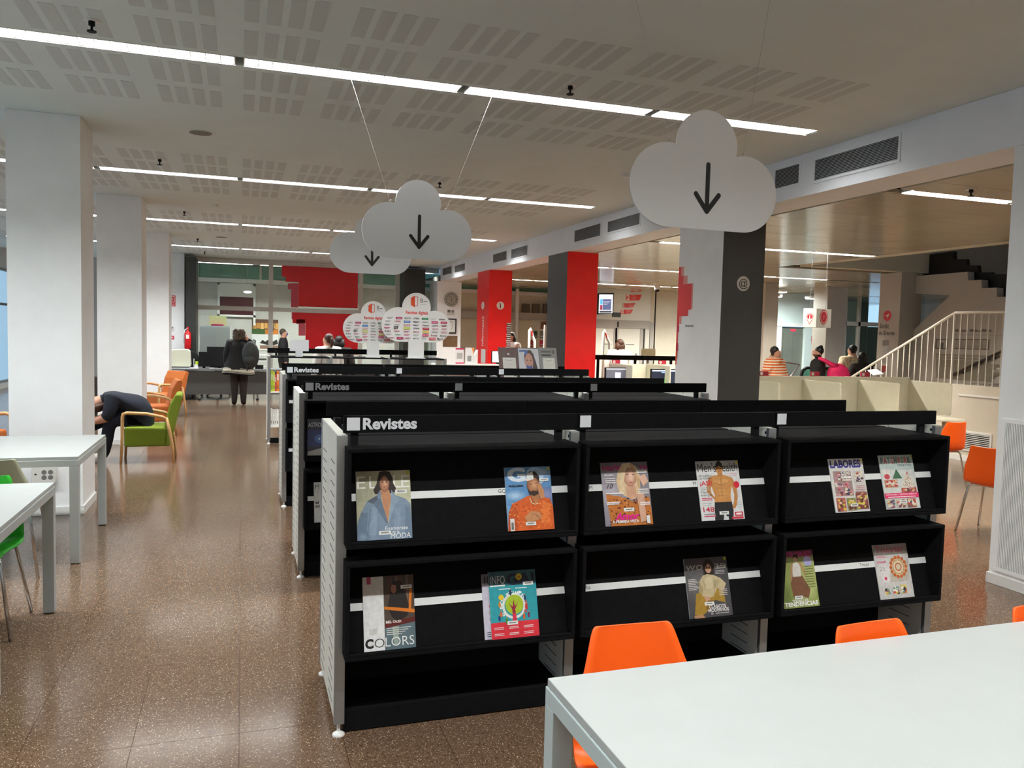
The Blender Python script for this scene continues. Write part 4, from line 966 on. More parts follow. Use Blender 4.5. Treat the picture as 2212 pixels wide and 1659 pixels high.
for (px, py), l_ in zip(((1352, 376), (465, 441), (486, 547)), ('beside the large cloud', 'over the second left column', 'in front of the far glass wall')):
    q = onZ(px, py, ZC); t = thing('smoke_detector', (q.x, q.y, ZC-.045), 'white dome smoke detector ' + l_, 'smoke detector', group='smoke detectors')
    MB().lathe([(.05, ZC-.012), (.05, ZC)], 18, (q.x, q.y, 0)).build('base', WHITE, t, world=True)
    MB().lathe([(.022, ZC-.045), (.04, ZC-.036), (.045, ZC-.018), (.045, ZC-.012)], 18, (q.x, q.y, 0)).build('dome', WHITE, t, world=True)
for (px, py), l_ in zip(((433, 286), (478, 512)), ('beside the nearest left column', 'over the third left column')):
    q = onZ(px, py, ZC); t = thing('ceiling_speaker', (q.x, q.y, ZC-.006), 'flat round loudspeaker in the ceiling ' + l_, 'speaker', group='ceiling loudspeakers')
    MB().lathe([(.11, ZC-.006), (.11, ZC)], 28, (q.x, q.y, 0)).build('rim', WHITE, t, world=True)
    MB().lathe([(.098, ZC-.0075), (.098, ZC-.006)], 28, (q.x, q.y, 0)).build('mesh', mat('speaker_mesh', (120, 118, 108), .7), t, world=True)
# ================================================================== FOURTH, LOWER BOOKCASE WITH STANDING CLOUDS
t = thing('bookcase', (1.67, 12.3, 0), 'grey-sided bookcase with black sign rail behind the magazine shelves', 'bookcase')
px_ = (.385, 1.25, 2.10, 2.96); SHW = mat('shelf_white', (226, 226, 222), .5)
for x in px_:
    p = wb('end_panel', PANEL, t, x-.018, x+.018, 12.02, 12.60, .05, 1.26, bevel=.004); wb('edge_profile', ALU, p, x-.021, x+.021, 11.998, 12.02, .05, 1.258)
    for y in (12.03, 12.58): MB().lathe([(.026, 0), (.024, .006), (.010, .016), (.0075, .055)], 14, (x, y, 0)).build('foot', mat('foot_white', (225, 225, 220), .4), t, world=True)
for a, b in zip(px_[:-1], px_[1:]):
    for z in (.235, .73): wb('shelf_board', SHW, t, a+.019, b-.019, 12.01, 12.59, z, z+.02)
    wb('plinth', BLACK, t, a+.019, b-.019, 12.04, 12.06, .005, .08)
    wb('top_shelf', BLACK, t, a+.019, b-.019, 11.99, 12.59, 1.235, 1.252)
    wb('sign_board', BLACK, t, a-.01, b-.012, 12.52, 12.535, 1.29, 1.365)
    wb('sign_bracket', BLACK2, t, a+.1, a+.13, 12.50, 12.52, 1.25, 1.33)
x = .412; bk = ['#b8cf3a', '#e9e9e4', '#5a5a58', '#e07a2a', '#d9d9d4', '#c8d44a', '#e6e6e0', '#8a4a3a', '#3a5a8a', '#dedad0', '#c84a4a', '#e2e2da']
for j, z in enumerate((.75, .255)):
    x = .412
    for i in range(11):
        w = random.uniform(.018, .034); h = random.uniform(.24, .30) if j == 0 else random.uniform(.22, .25); c = bk[(i*5+j*3) % 12] if j == 0 else ('#e6e4dc' if i < 6 else bk[i])
        o = wb('book', pc(c), None, x, x+w, 12.06, 12.24, z, z+h)
        A = Art((x, 12.06, z), (1, 0, 0), (0, 0, 1), w, h); A.rect('#f2f0ea', .25, .55, .75, .85).rect('#3a3a3a', .35, .12, .65, .3); A.build('spine_print', o)
        tag(o, '%s upright book, %s from the left on the %s board of the grey bookcase' % ({'#b8cf3a': 'lime', '#e9e9e4': 'white', '#5a5a58': 'grey', '#e07a2a': 'orange', '#d9d9d4': 'pale grey', '#c8d44a': 'yellow-green', '#e6e6e0': 'white', '#8a4a3a': 'brown', '#3a5a8a': 'blue', '#dedad0': 'cream', '#c84a4a': 'red', '#e2e2da': 'white', '#e6e4dc': 'cream'}[c], ['first','second','third','fourth','fifth','sixth','seventh','eighth','ninth','tenth','eleventh'][i], ('upper', 'lower')[j]), 'book', 'books in the grey bookcase')
        x += w+.002
def board_cloud(cx, zb, s, y, label, ped):
    t = thing('display_cloud', (cx, y, 1.252), label, 'display board', group='standing cloud display boards')
    P = lambda u, v: (cx-.5*s+u*s, y, zb+v*s)
    MB().prism([P(u, v) for u, v in reversed(CLOUD)], (0, .012, 0)).build('board', mat('board_white', (228, 228, 226), .5), t, world=True)
    a = Art((cx-.5*s, y, zb), (1, 0, 0), (0, 0, 1), s, s, 2e-4)
    a.poly('#e0502a', [(.415,.53),(.475,.495),(.475,.665),(.415,.63)]).line('#c8402a', [(.475,.52),(.515,.52),(.515,.645),(.475,.645)], .008)
    a.text('#4a4a4a', 'B', .555, .565, .06, bold=.0).rect('#7a7a7a', .60, .578, .655, .590).rect('#b0b0b0', .55, .54, .64, .546)
    a.text('#e0504e', 'Revistes digitals', .345, .40, .045, w=.32, bold=.03)
    G_, M_ = '#8a8a86', '#b0245a'
    rows = [[(0,G_,''),(1,M_,''),(0,'#3a3a3a','NEGOCIOS'),(0,'#3a3a3a','LA TERRA'),(1,'#2f8a5a',''),(0,'#b8c4c0',''),(0,'#2a2a2a','athex')],
            [(0,'#9aa0a0',''),(0,'#b03050',"L'AVENÇ"),(1,'#2a7ac0',''),(0,'#5a5a5a',''),(0,'#9ab09a',''),(1,'#c02a6a',''),(1,'#c02a5a','')],
            [(0,G_,''),(0,'#b8b8b4',''),(1,'#c9a8a0',''),(0,'#8a8a8a',''),(0,'#2a2a2a','Penell'),(0,'#5a5a5a','QVIX'),(0,'#8a3a4a','')],
            [(0,M_,''),(2,'#1c1c1c','DT'),(1,'#c8d04a',''),(0,'#2a2a2a','SAPIENS'),(1,'#b8303a',''),(0,'#a03a5a','QUO'),(0,'#a02a4a','')],
            [(0,'#6a6a6a','440'),(0,M_,''),(0,M_,''),(0,'#a02a5a','dones'),(1,'#d8b84a',''),(0,'#5a5a5a','NOU'),(0,'#a02a4a','ENTREACTE')],
            [(0,G_,''),(0,'#4a8a5a',''),(0,M_,''),(0,G_,''),(1,'#c83a6a','MUY'),(0,'#6a2a3a','Fonts'),(0,'#4a3a3a','diagonal')],
            [(0,'#8a2a4a',''),(1,M_,''),(0,'#8a2a3a',''),(0,'#3a4a4a','eix'),(0,G_,''),(1,'#c8303a','extra'),(0,'#1c1c1c','Bot')]]
    for r in range(7):
        y_ = .325-r*.047; half = (.44, .47, .48, .485, .48, .46, .41)[r]
        for c in range(7):
            kind, col, wd = rows[r][c]; w = .095; x0 = .5+(c-3)/3.5*half-w/2
            if kind == 1:
                a.rect(col, x0, y_-.004, x0+w, y_+.026)
                if wd: a.text('#f0e8e8', wd, x0+.01, y_+.003, .016, w=w-.02, bold=.0)
                else: a.rect('#e8dcdc', x0+.015, y_+.008, x0+w-.015, y_+.013)
            elif wd: a.text(col, wd, x0, y_, .024 if kind == 0 else .035, w=w*.95 if kind == 0 else w*.7, bold=.02 if kind == 0 else .05)
            else: a.rect(col, x0, y_+.012, x0+w*.9, y_+.019).rect(col, x0+.01, y_+.001, x0+w*.7, y_+.007)
    a.build('print', t)
    q = wb('pedestal', mat('pedestal_white', (222, 222, 220), .5), t, cx-.11*ped-.01, cx+.11*ped+.01, y-.02, y+.0, 1.252, zb+.03)
    wb('foot_plate', mat('pedestal_white', (222, 222, 220), .5), t, cx-.13*ped-.01, cx+.13*ped+.01, y-.06, y+.06, 1.2522, 1.262)
    return q
q1 = onY(895, 739, 12.1); board_cloud(q1.x+.03, q1.z, 1.06, 12.12, 'larger standing cloud board full of magazine titles', 1.0)
q2 = onY(790, 741, 12.25); board_cloud(onY(806, 741, 12.25).x, q2.z, .90, 12.26, 'smaller standing cloud board, left of the larger one', .75)
x0, x1, z0, z1 = rectY(626, 734, 667, 758.5, 12.1)
t = thing('notice_card', ((x0+x1)/2, 12.1, 1.252), 'blank white card standing on the black rail of the grey bookcase', 'card')
wb('card', mat('card_white', (214, 216, 218), .5), t, x0, x1, 12.10, 12.106, z0, z1); wb('stand', mat('card_white', (214, 216, 218), .5), t, (x0+x1)/2-.05, (x0+x1)/2+.05, 12.106, 12.16, 1.252, z0+.1)

# leaflet holders on the third shelf
def leaflet(px0, px1, py0, label, col, draw, paper=None):
    Y = 8.18; x0, x1, z0, z1 = rectY(px0, py0, px1, 806, Y); z0 = 1.192
    t = thing('leaflet_holder', ((x0+x1)/2, Y, z0), label, 'leaflet holder', group='leaflet holders on the third shelf')
    h = z1-z0; V = Vector((0, .32, 1)).normalized(); H_ = h/V.z
    vs = [Vector((x0, Y, z0)), Vector((x1, Y, z0)), Vector((x1, Y, z0))+V*H_, Vector((x0, Y, z0))+V*H_]
    MB().prism(vs, (0, .008, 0)).build('panel', pc(col), t, world=True)
    MB().prism([(x1, Y+.008, z0), (x1, Y+.16, z0), (x1, Y+.012+V.y*H_, z0+V.z*H_*.98)], (.004, 0, 0)).build('side_wing', mat('acrylic_grey', (120, 120, 118), .3), t, world=True)
    a = Art(vs[0], (1, 0, 0), V, x1-x0, H_, 2e-4); draw(a); a.build('print', t)
    return t
def paper_print(a):
    a.rect('#e2dfd4', .20, .0, .86, .66).rect('#9a968c', .32, .58, .72, .59).rect('#9a968c', .36, .55, .68, .558)
    for k in range(5): a.rect('#c4c0b4', .28, .44-k*.07, .62, .446-k*.07)
    a.rect('#6a665e', .72, .04, .82, .14)
def l1(a): paper_print(a); a.poly('#d8d0cc', [(.44,.78),(.50,.83),(.54,.78),(.58,.74),(.46,.75)])
def l2(a):
    a.rect('#d5d5d8', .03, .02, .97, .98).rect('#5a6a9a', .08, .86, .40, .93)
    a.poly('#3a2a26', [(.30,.80),(.42,.92),(.60,.93),(.72,.80),(.84,.45),(.93,.10),(.70,.15),(.40,.2),(.30,.5)]).ell('#c8947c', .50, .52, .19, .30)
    a.poly('#4a6ab0', [(.28,.74),(.34,.88),(.48,.92),(.44,.80)]).poly('#4a5a9a', [(.36,.30),(.64,.30),(.62,.42),(.50,.38),(.38,.43)]).poly('#c87a4a', [(.38,.08),(.62,.08),(.58,.2),(.42,.2)])
    for x in (.42,.58): a.ell('#3a2622', x, .58, .03, .025, 10)
    a.poly('#dcdcde', [(.2,.02),(.9,.02),(.8,.14),(.62,.10),(.5,.06),(.38,.10)])
def l3(a): paper_print(a); a.rect('#5a5854', .12, .84, .70, .90).rect('#4a4844', .76, .80, .86, .92).rect('#3a3834', .14, .72, .68, .78)
leaflet(1081, 1124, 751, 'brown leaflet panel with a cream sheet, left of the three', '#5c403a', l1)
leaflet(1123, 1170, 752, 'photo panel of a girl with tape over her mouth', '#3c3a38', l2)
leaflet(1169, 1208, 752, 'grey leaflet panel with a cream sheet, right of the three', '#8e8c88', l3)

# ================================================================== FAR LEFT: INFORMATION DESK
DY = 19.42
t = thing('information_counter', (.1, DY+.35, 0), 'long dark grey information counter in front of the glass wall', 'counter')
wb('front_panel', GREYP, t, -2.2, 4.4, DY, DY+.03, .13, .66); wb('worktop', mat('counter_top_grey', (128, 130, 130), .45), t, -2.25, 4.45, DY-.03, DY+.75, .67, .71)
for x in (-2.1, -.9, .35, 1.9, 3.4):
    wb('leg', ALU, t, x, x+.04, DY+.05, DY+.09, .03, .67); wb('caster', RUBBER, t, x-.01, x+.05, DY+.04, DY+.10, 0, .03)
def box_monitor(px0, py0, px1, py1, Y, label, screen=None, back=False, zt=.71, stand=True):
    x0, x1, z0, z1 = rectY(px0, py0, px1, py1, Y); z0 = max(z0, zt+.04)
    t = thing('computer_monitor', ((x0+x1)/2, Y, zt), label, 'monitor')
    wb('casing', BLACK2, t, x0, x1, Y, Y+.035, z0, z1, bevel=.004)
    if screen:
        a = Art((x0, Y, z0), (1, 0, 0), (0, 0, 1), x1-x0, z1-z0, 4e-4); screen(a); a.build('screen', t)
    m = (x0+x1)/2; wb('neck', BLACK2, t, m-.03, m+.03, Y+.035, Y+.06, zt+.01, z0+.15); wb('foot', BLACK2, t, m-.11, m+.11, Y-.04, Y+.13, zt, zt+.012)
    return t
box_monitor(447, 749, 500, 795, 19.75, 'black computer monitor on the counter, left of the woman with the backpack')
box_monitor(429, 760, 452, 794, 19.6, 'small dark monitor on the counter, leftmost')
x0, x1, z0, z1 = rectY(369, 754, 411, 786, 19.6); CR = mat('cream_plastic', (222, 222, 198), .45)
t = thing('cream_scanner', ((x0+x1)/2, 19.7, .71), 'cream rounded office machine at the left end of the counter', 'printer')
MB().prism([(p[0], 19.55, p[1]) for p in ((x0-.1, .745), (x1, .745), (x1+.01, .80), (x1-.01, z1-.04), (x1-.06, z1), (x0, z1-.02), (x0-.1, z1-.15))][::-1], (0, .35, 0)).build('body', CR, t, world=True, bevel=.012)
wb('base', BLACK2, t, x0-.08, x1-.03, 19.58, 19.88, .71, .745)
o = wb('paper_stack', pc('#dfe2e4'), None, onY(372, 797, 19.5).x, onY(428, 797, 19.5).x, 19.43, 19.62, .711, .722); tag(o, 'white papers spread on the left end of the counter', 'paper')
t = thing('pen_holder', onY(424, 796, 19.55), 'white and lime desk tidy with a pen beside the cream machine', 'pen holder'); t.location.z = .711
q = t.location; MB().lathe([(.035, .711), (.035, .80)], 12, (q.x, q.y, 0)).build('cup', pc('#e6e6e2'), t, world=True); MB().lathe([(.030, .80), (.030, .87)], 12, (q.x+.01, q.y, 0)).build('note_block', pc('#b9d23a'), t, world=True); MB().tube([(q.x-.05, q.y, .711), (q.x-.05, q.y, .93)], .008, 6).build('pen', pc('#efefec'), t, world=True)
# desk phone, trays right of the woman
t = thing('desk_phone', onY(560, 797, 19.6), 'black desk phone on the counter right of the woman with the backpack', 'telephone'); q = t.location; q.z = .711
wb('body', BLACK2, t, q.x-.09, q.x+.09, 19.55, 19.7, .711, .80); wb('handset', BLACK2, t, q.x-.10, q.x-.04, 19.54, 19.7, .80, .85)
t = thing('shelf_tray', onY(562, 770, 20.3), 'low white shelf unit with papers behind the counter', 'tray'); x0, x1, z0, z1 = rectY(548, 766, 580, 800, 20.3)
for z in (.72, .86, z1-.02): wb('board', SHW, t, x0, x1, 20.3, 20.6, z, z+.02)
for x in (x0, x1-.02): wb('side', SHW, t, x, x+.02, 20.3, 20.6, .0, z1)
wb('paper', pc('#3a3a3a'), t, x0+.04, x1-.05, 20.32, 20.5, .88, .92)
# office chairs behind
def office_chair(x, y, label, zt=1.0, m=BLACK2):
    t = thing('office_chair', (x, y, 0), label, 'chair', group='black office chairs')
    MB().ell((x, y, .46), .25, .24, .04, 14, 6).build('seat', m, t, world=True, smooth=True)
    MB().ell((x, y+.22, (zt+.55)/2+.05), .22, .04, (zt-.5)/2, 14, 10).build('backrest', m, t, world=True, smooth=True)
    MB().tube([(x, y, .08), (x, y, .44)], .025, 8).build('column', m, t, world=True)
    for k in range(5):
        g = 2*math.pi*k/5; MB().tube([(x, y, .09), (x+.28*math.cos(g), y+.28*math.sin(g), .04)], .016, 6).build('leg', m, t, world=True)
        MB().ell((x+.28*math.cos(g), y+.28*math.sin(g), .026), .026, .026, .026, 8, 6).build('caster', RUBBER, t, world=True)
office_chair(onY(470, 780, 20.55).x, 20.62, 'black office chair behind the counter, beside the woman with the backpack', .95)
office_chair(onY(409, 800, 20.45).x, 20.45, 'black office chair behind the counter, below the extinguisher', 1.02) 
# extinguisher on the dark pillar
GY = 21.9
struct(MB().box(onY(400.5, 700, 20.88).x, onY(423.5, 700, 20.88).x, 20.88, 21.86, 0, 3.31).build('wall_pillar', mat('dark_panel', (40, 42, 38), .5, noise=(6, .06))))
struct(MB().box(onY(872, 650, 21.3).x, onY(918, 650, 21.3).x, 21.3, 21.86, 0, 3.32).build('wall_pillar', mat('dark_panel', (40, 42, 38), .5, noise=(6, .06))))
ex, ez = onY(405.5, 740, 20.78).x, onY(405, 754, 20.78).z
t = thing('fire_extinguisher', (ex, 20.78, ez), 'red fire extinguisher hanging on the dark pillar', 'fire extinguisher')
ER = mat('extinguisher_red', (205, 20, 28), .35)
MB().lathe([(.06, ez), (.075, ez+.02), (.075, ez+.36), (.05, ez+.42), (.025, ez+.44), (.025, ez+.47)], 18, (ex, 20.78, 0)).build('cylinder', ER, t, world=True, smooth=True)
MB().lathe([(.03, ez+.47), (.03, ez+.5), (.012, ez+.53)], 10, (ex, 20.78, 0)).build('valve', ER, t, world=True)
MB().tube([(ex, 20.76, ez+.49), (ex-.06, 20.72, ez+.46), (ex-.085, 20.71, ez+.34), (ex-.075, 20.71, ez+.14)], .012, 8).build('hose', pc('#cfc6c2'), t, world=True, smooth=True)
A = Art((ex-.035, 20.702, ez+.25), (1, 0, 0), (0, 0, 1), .07, .09); A.rect('#dcd8d0', 0, 0, 1, 1); A.build('label', t)
wb('wall_bracket', BLACK2, t, ex-.03, ex+.03, 20.85, 20.879, ez+.2, ez+.4)
# signs on the farthest left column
def plate(px0, py0, px1, py1, Y, label, cat, col, draw=None, name='wall_sign', th=.01, zb=None):
    x0, x1, z0, z1 = rectY(px0, py0, px1, py1, Y-th); z0 = z0 if zb is None else zb
    t = thing(name, ((x0+x1)/2, Y, z0), label, cat); wb('plate', pc(col) if isinstance(col, str) else col, t, x0, x1, Y-th, Y-.0005, z0, z1)
    if draw: a = Art((x0, Y-th, z0), (1, 0, 0), (0, 0, 1), x1-x0, z1-z0, 3e-4); draw(a); a.build('print', t)
    return t
def p_fire(a): a.rect('#e8dcd8', .12, .38, .88, .95).rect('#c8242c', .2, .44, .8, .88).ell('#e8dcd8', .45, .66, .2).ell('#c8242c', .45, .66, .1).rect('#e8dcd8', .1, .05, .9, .1).rect('#e8dcd8', .1, .2, .9, .25)
YD = 7.76+4.45*3
plate(363, 638, 379, 662, YD, 'red and white fire hose sign on the farthest left column', 'sign', '#c8242c', p_fire)
plate(364, 705, 376, 716, YD, 'small white control box on the farthest left column', 'control box', '#d8d6d0', lambda a: a.rect('#6a6a66', .2, .6, .8, .9))
plate(364, 725, 376, 733, YD, 'red fire alarm button on the farthest left column', 'alarm button', '#c8243c', lambda a: a.rect('#f0e0e0', .2, .35, .8, .65))

# ------------------------------------------------------------------ glass wall with red film
MUL = mat('mullion_beige', (196, 192, 182), .5, noise=(10, .03))
gx0, gx1 = onY(424, 700, GY).x, onY(945, 700, GY).x
zt = onY(600, 669, GY).z
gw = struct(MB().box(gx0, gx1, GY-.006, GY+.006, .05, 3.30).build('window_7', GLASS))
mb = MB(); zb_ = zt
mb.box(-1.3, gx1, GY-.04, GY+.04, zb_-.055, zb_+.055); mb.box(-1.3, gx1, GY-.04, GY+.04, 3.29, 3.40); mb.box(-1.3, gx1, GY-.04, GY+.04, 0, .06)
mb.build('transom', MUL, gw, world=True)
for px in (585, 779, 858):
    x = onY(px, 650, GY).x; w = .055; wb('mullion', MUL, gw, x-w, x+w, GY-.039, GY+.039, .06, 3.29)
RF = mat('red_film', (200, 18, 26), .35, spec=.4, noise=(3, .05)); RF2 = mat('pink_film', (196, 60, 80), .35, noise=(20, .05), alpha=.82)
t = thing('red_window_film', (onY(700, 660, GY-.012).x, GY-.012, 1.2), 'large red pixel-edged film stuck on the far glass wall', 'window film')
def film(m, a, b, c, d): x0, x1, z0, z1 = rectY(a, b, c, d, GY-.012); wb('film_piece', m, t, x0, x1, GY-.013, GY-.011, z0, z1)
for q in ((609,569,773,601), (617,601,773,612), (645,612,773,664), (632,672,773,700), (660,700,773,756), (650,612,652,612.1)): film(RF, *q) if q[3]-q[1] > 1 else None
for q in ((629,612,644.6,664), (622,612.2,629,625), (630,672,632,690), (645,700,659.8,725), (676,756.2,773,766), (640,690.2,659,700), (668,740,668.1,740.1)): film(RF2, *q)
# room behind the glass
BY = 25.2
wr = struct(MB().box(-4, 9.3, BY, BY+.2, 0, ZC+.1).build('wall_back', mat('grey_wall_far', (188, 184, 176), .6, noise=(3, .04))))
x0, x1, z0, z1 = rectY(424, 560, 940, 606, BY-.02); wb('green_glass_band', mat('green_band', (96, 138, 122), .25, noise=(3, .12)), wr, -2.2, 9.2, BY-.03, BY-.005, onY(500, 605, BY-.02).z, ZC+.08)
zr = onY(500, 606, BY-.05).z; wb('rail', WHITE, wr, -2.2, 9.2, BY-.07, BY-.031, zr-.06, zr+.06)
for px in (427, 563, 660): x = onY(px, 580, BY).x; wb('mullion', MUL, wr, x-.03, x+.03, BY-.06, BY-.03, zr+.06, ZC+.08)
x0, x1, z0, z1 = rectY(470, 612, 552, 680, BY-.05)
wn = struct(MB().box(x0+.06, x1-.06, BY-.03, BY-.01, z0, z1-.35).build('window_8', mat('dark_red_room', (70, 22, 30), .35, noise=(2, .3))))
mb = MB()
for (a, b, c, d) in ((x0, x0+.06, z0-.3, z1), (x1-.06, x1, z0-.3, z1), (x0, x1, z0-.06, z0), (x0, x1, z1-.06, z1)): mb.box(a, b, BY-.07, BY-.009, c, d)
mb.build('window_frame', WHITE, wn, world=True); wb('roller_blind', SHW, wn, x0+.06, x1-.06, BY-.06, BY-.031, z1-.4, z1-.06)
t = thing('round_lamp', onY(535, 631, 24.2), 'small round lit lamp seen through the glass wall', 'lamp'); q = t.location
MB().ell(q, .11, .11, .03, 16, 6).build('shade', glow('#fff8ea', 6), t, world=True); MB().tube([(q.x, q.y, q.z+.02), (q.x, q.y, ZC+.1)], .005, 6).build('rod', ALU, t, world=True)
def p_orange(a):
    a.rect('#5a3a2a', 0, .55, 1, 1)
    for i in range(7): a.rect(('#d9a05a', '#c98a44', '#e0b06a')[i % 3], .05+.14*i, .35+.06*(i % 2), .17+.14*i, .75)
    a.rect('#3a5a2a', 0, 0, .5, .35).rect('#c8762a', .5, .0, 1, .3).line('#4a2a1c', [(.8,.2),(.85,.9)], .03)
plate(544, 690, 601, 722, BY, 'orange landscape poster seen through the glass wall', 'poster', '#8a5a3a', p_orange, 'poster')
plate(544, 722, 601, 757, BY-.002, 'white poster with a black tree shape seen through the glass wall', 'poster', '#d8d6d2', lambda a: a.poly('#2a2622', [(.3,.45),(.4,.65),(.5,.55),(.65,.7),(.8,.55),(.95,.7),(1,.4),(.7,.3)]).rect('#8a6a5a', .3, .1, 1, .32), 'poster')
def cab(px0, py0, px1, Y, label, m, h=None):
    x0, x1, _, z1 = rectY(px0, py0, px1, 780, Y)
    t = thing('cabinet', ((x0+x1)/2, Y, 0), label, 'cabinet'); wb('body', m, t, x0, x1, Y, Y+.45, 0, z1); n = 2
    for i in range(n): d = wb('door', m, t, x0+(x1-x0)*i/n+.006, x0+(x1-x0)*(i+1)/n-.006, Y-.015, Y-.001, .05, z1-.02); MB().box(x0+(x1-x0)*(i+.5+.4*(1-2*i))/n, x0+(x1-x0)*(i+.5+.4*(1-2*i))/n+.015, Y-.03, Y-.0155, z1*.5, z1*.5+.12).build('handle', BLACK2, d, world=True)
    return z1, x0, x1
zc_, a_, b_ = cab(432, 704, 497, 23.6, 'pale grey office cabinet behind the glass wall', mat('cabinet_grey', (206, 212, 216), .5))
o = wb('box_file', pc('#b9bd8a'), None, onY(452, 690, 23.8).x, onY(489, 690, 23.8).x, 23.7, 23.95, zc_+.001, onY(470, 682, 23.8).z); tag(o, 'olive carton on top of the grey cabinet behind the glass', 'box')
o = wb('folder', pc('#c83a6a'), None, onY(456, 703, 23.6).x, onY(483, 703, 23.6).x, 23.60, 23.69, zc_+.001, zc_+.05); tag(o, 'pink folder in front of the olive carton on the grey cabinet', 'folder')
def screenw(a): a.rect(glow('#e8eef4', 1.0), .03, .03, .97, .97)
# clock column
t = thing('wall_clock', onY(975, 662, 20.88), 'round grey wall clock on the far white column', 'clock'); q = onY(975, 646.5, 20.87)
MB().lathe([(.185, 20.86), (.19, 20.875), (.19, 20.899)], 32, (q.x, 0, q.z), ax='y').build('rim', mat('clock_rim', (150, 146, 138), .35), t, world=True)
A = Art((q.x, 20.859, q.z), (1, 0, 0), (0, 0, 1), 1, 1, 4e-4); A.ell('#a39e94', 0, 0, .175, .175, 32)
for k in range(12): g = math.radians(30*k); A.ell('#3f3a34', .14*math.sin(g), .14*math.cos(g), .017, .017, 8)
A.line('#2e2a26', [(0, 0), (-.075, .115)], .010).line('#2e2a26', [(0, 0), (.0, -.085)], .013); A.build('dial', t)
def p_face(a): a.rect('#e0ded8', .12, .09, .88, .91).line('#4a4744', [(.5,.8),(.65,.72),(.68,.55),(.6,.35),(.5,.25)], .008).line('#4a4744', [(.4,.75),(.45,.82),(.55,.82)], .008)
plate(962, 688, 986, 720.5, 20.9, 'black framed line drawing of a face on the clock column', 'picture', '#232120', p_face, 'framed_drawing', .03)
plate(957, 725, 988, 749, 20.9, 'brown metal plaque on the clock column', 'plaque', mat('bronze_plaque', (130, 105, 78), .35, .6, noise=(6, .2)), None, 'plaque')
plate(966, 669, 982, 681, 20.9, 'small grey emblem print on the clock column', 'emblem', '#cfcdc8', lambda a: a.rect('#55524e', .05, .5, .42, .95).ell('#77746e', .75, .7, .17, .25).rect('#9a9892', .05, .2, .95, .26), 'wall_sign', .003)

# ------------------------------------------------------------------ information desk behind the red column
q0 = onY(930, 786, 15.6)
t = thing('information_desk', (3.9, 15.9, 0), 'white information desk in front of the red column', 'desk'); DT = .74
wb('worktop', TABW, t, 2.6, 4.9, 15.5, 16.3, DT-.03, DT); wb('front_panel', GREYP, t, 2.62, 4.88, 15.52, 15.55, .05, DT-.03); wb('raised_shelf', WHITE, t, 3.55, 4.9, 15.35, 15.6, 1.02, 1.05); wb('upstand', WHITE, t, 3.57, 4.88, 15.5, 15.53, DT, 1.02)
for x in (2.65, 4.8): wb('leg', ALU, t, x, x+.05, 15.6, 15.65, 0, DT-.03)
plate(984, 752, 1002, 777, 15.45, 'white notice with red bands standing on the information desk', 'notice', '#dcdad6', lambda a: a.rect('#b8285a', 0, .9, 1, 1).rect('#b8285a', 0, 0, 1, .08).rect('#a8a6a2', .15, .3, .85, .7), 'notice_card', zb=1.051)
plate(1005, 751, 1024, 778, 15.44, 'white notice with an orange corner standing on the information desk', 'notice', '#d8d8d8', lambda a: a.poly('#d98a4a', [(.7,1),(1,1),(1,.5)]).rect('#8a8a8a', .25, .15, .7, .5), 'notice_card', zb=1.051)
q = onY(1022, 780, 15.45); o = MB().prism([(q.x-.05, 15.47, 1.051), (q.x+.1, 15.47, 1.051), (q.x+.1, 15.47, 1.33)][::-1], (0, .15, 0)).build('sloping_stand', pc('#e4e4e2')); tag(o, 'white sloping stand at the end of the information desk', 'stand')
tm_ = box_monitor(1062, 758, 1092, 784, 15.75, 'lit white monitor beside the red column', lambda a: a.rect(glow('#f4f6f8', 1.1), .05, .06, .95, .95), zt=DT)
# coat shapes and cream wall behind
for k, (a, b, c, l_) in enumerate(((994, 723, 1002, 'dark coat hanging left on the rack by the red column'), (1005, 712, 1036, 'large dark coat hanging on the rack by the red column'))):
    Y = 22.70+.02*k; x0, x1 = onY(a, 740, Y).x, onY(c, 740, Y).x; zt_ = onY(a, b, Y).z; t = thing('hanging_coat', ((x0+x1)/2, Y, .5), l_, 'coat', group='dark coats on the rack')
    m = (x0+x1)/2; MB().prism([(x0, Y, .5), (x1, Y, .5), (x1-.02, Y, zt_-.25), (m+.12, Y, zt_), (m-.12, Y, zt_), (x0+.05, Y, zt_-.35)], (0, .14, 0)).build('body', BLACK2, t, world=True, bevel=.03)
    wb('hanger', ALU, t, m-.005, m+.005, 22.775, 22.785, zt_-.03, 1.951)
o = wb('coat_rail', ALU, None, onY(990, 700, 22.7).x, onY(1040, 700, 22.9).x, 22.76, 22.80, 1.95, 1.98); tag(o, 'thin metal coat rail beside the red column', 'coat rail')
for f_ in (.02, .98): xx = onY(990, 700, 22.7).x*(1-f_)+onY(1040, 700, 22.9).x*f_; wb('post', ALU, o, xx-.015, xx+.015, 22.765, 22.795, 0, 1.95)

# ------------------------------------------------------------------ behind the gap between the red and the charcoal columns
FY = 22.0
x0, x1, z0, z1 = rectY(1000, 560, 1185, 760, FY)
fw_ = struct(MB().box(x0-1.1, x1+1.5, FY+.3, FY+.5, 0, ZF+.1).build('wall_back', CREAM))
wb('green_glass_band', mat('green_band', (96, 138, 122), .25), fw_, x0-1.1, x1+1.5, FY+.27, FY+.3, onY(1140, 634, FY+.2).z, ZF); zq = onY(1140, 634, FY+.2).z
wb('rail', WHITE, fw_, x0-1.1, x1+1.5, FY+.22, FY+.27, zq-.06, zq+.05); zq = onY(1140, 681, FY+.2).z; wb('rail', GWALL, fw_, x0-1.1, x1+1.5, FY+.15, FY+.27, zq-.13, zq+.07)
for px in (1118,): x = onY(px, 700, FY).x; wb('post', WHITE, fw_, x-.04, x+.04, FY+.05, FY+.13, 0, ZF-.03)
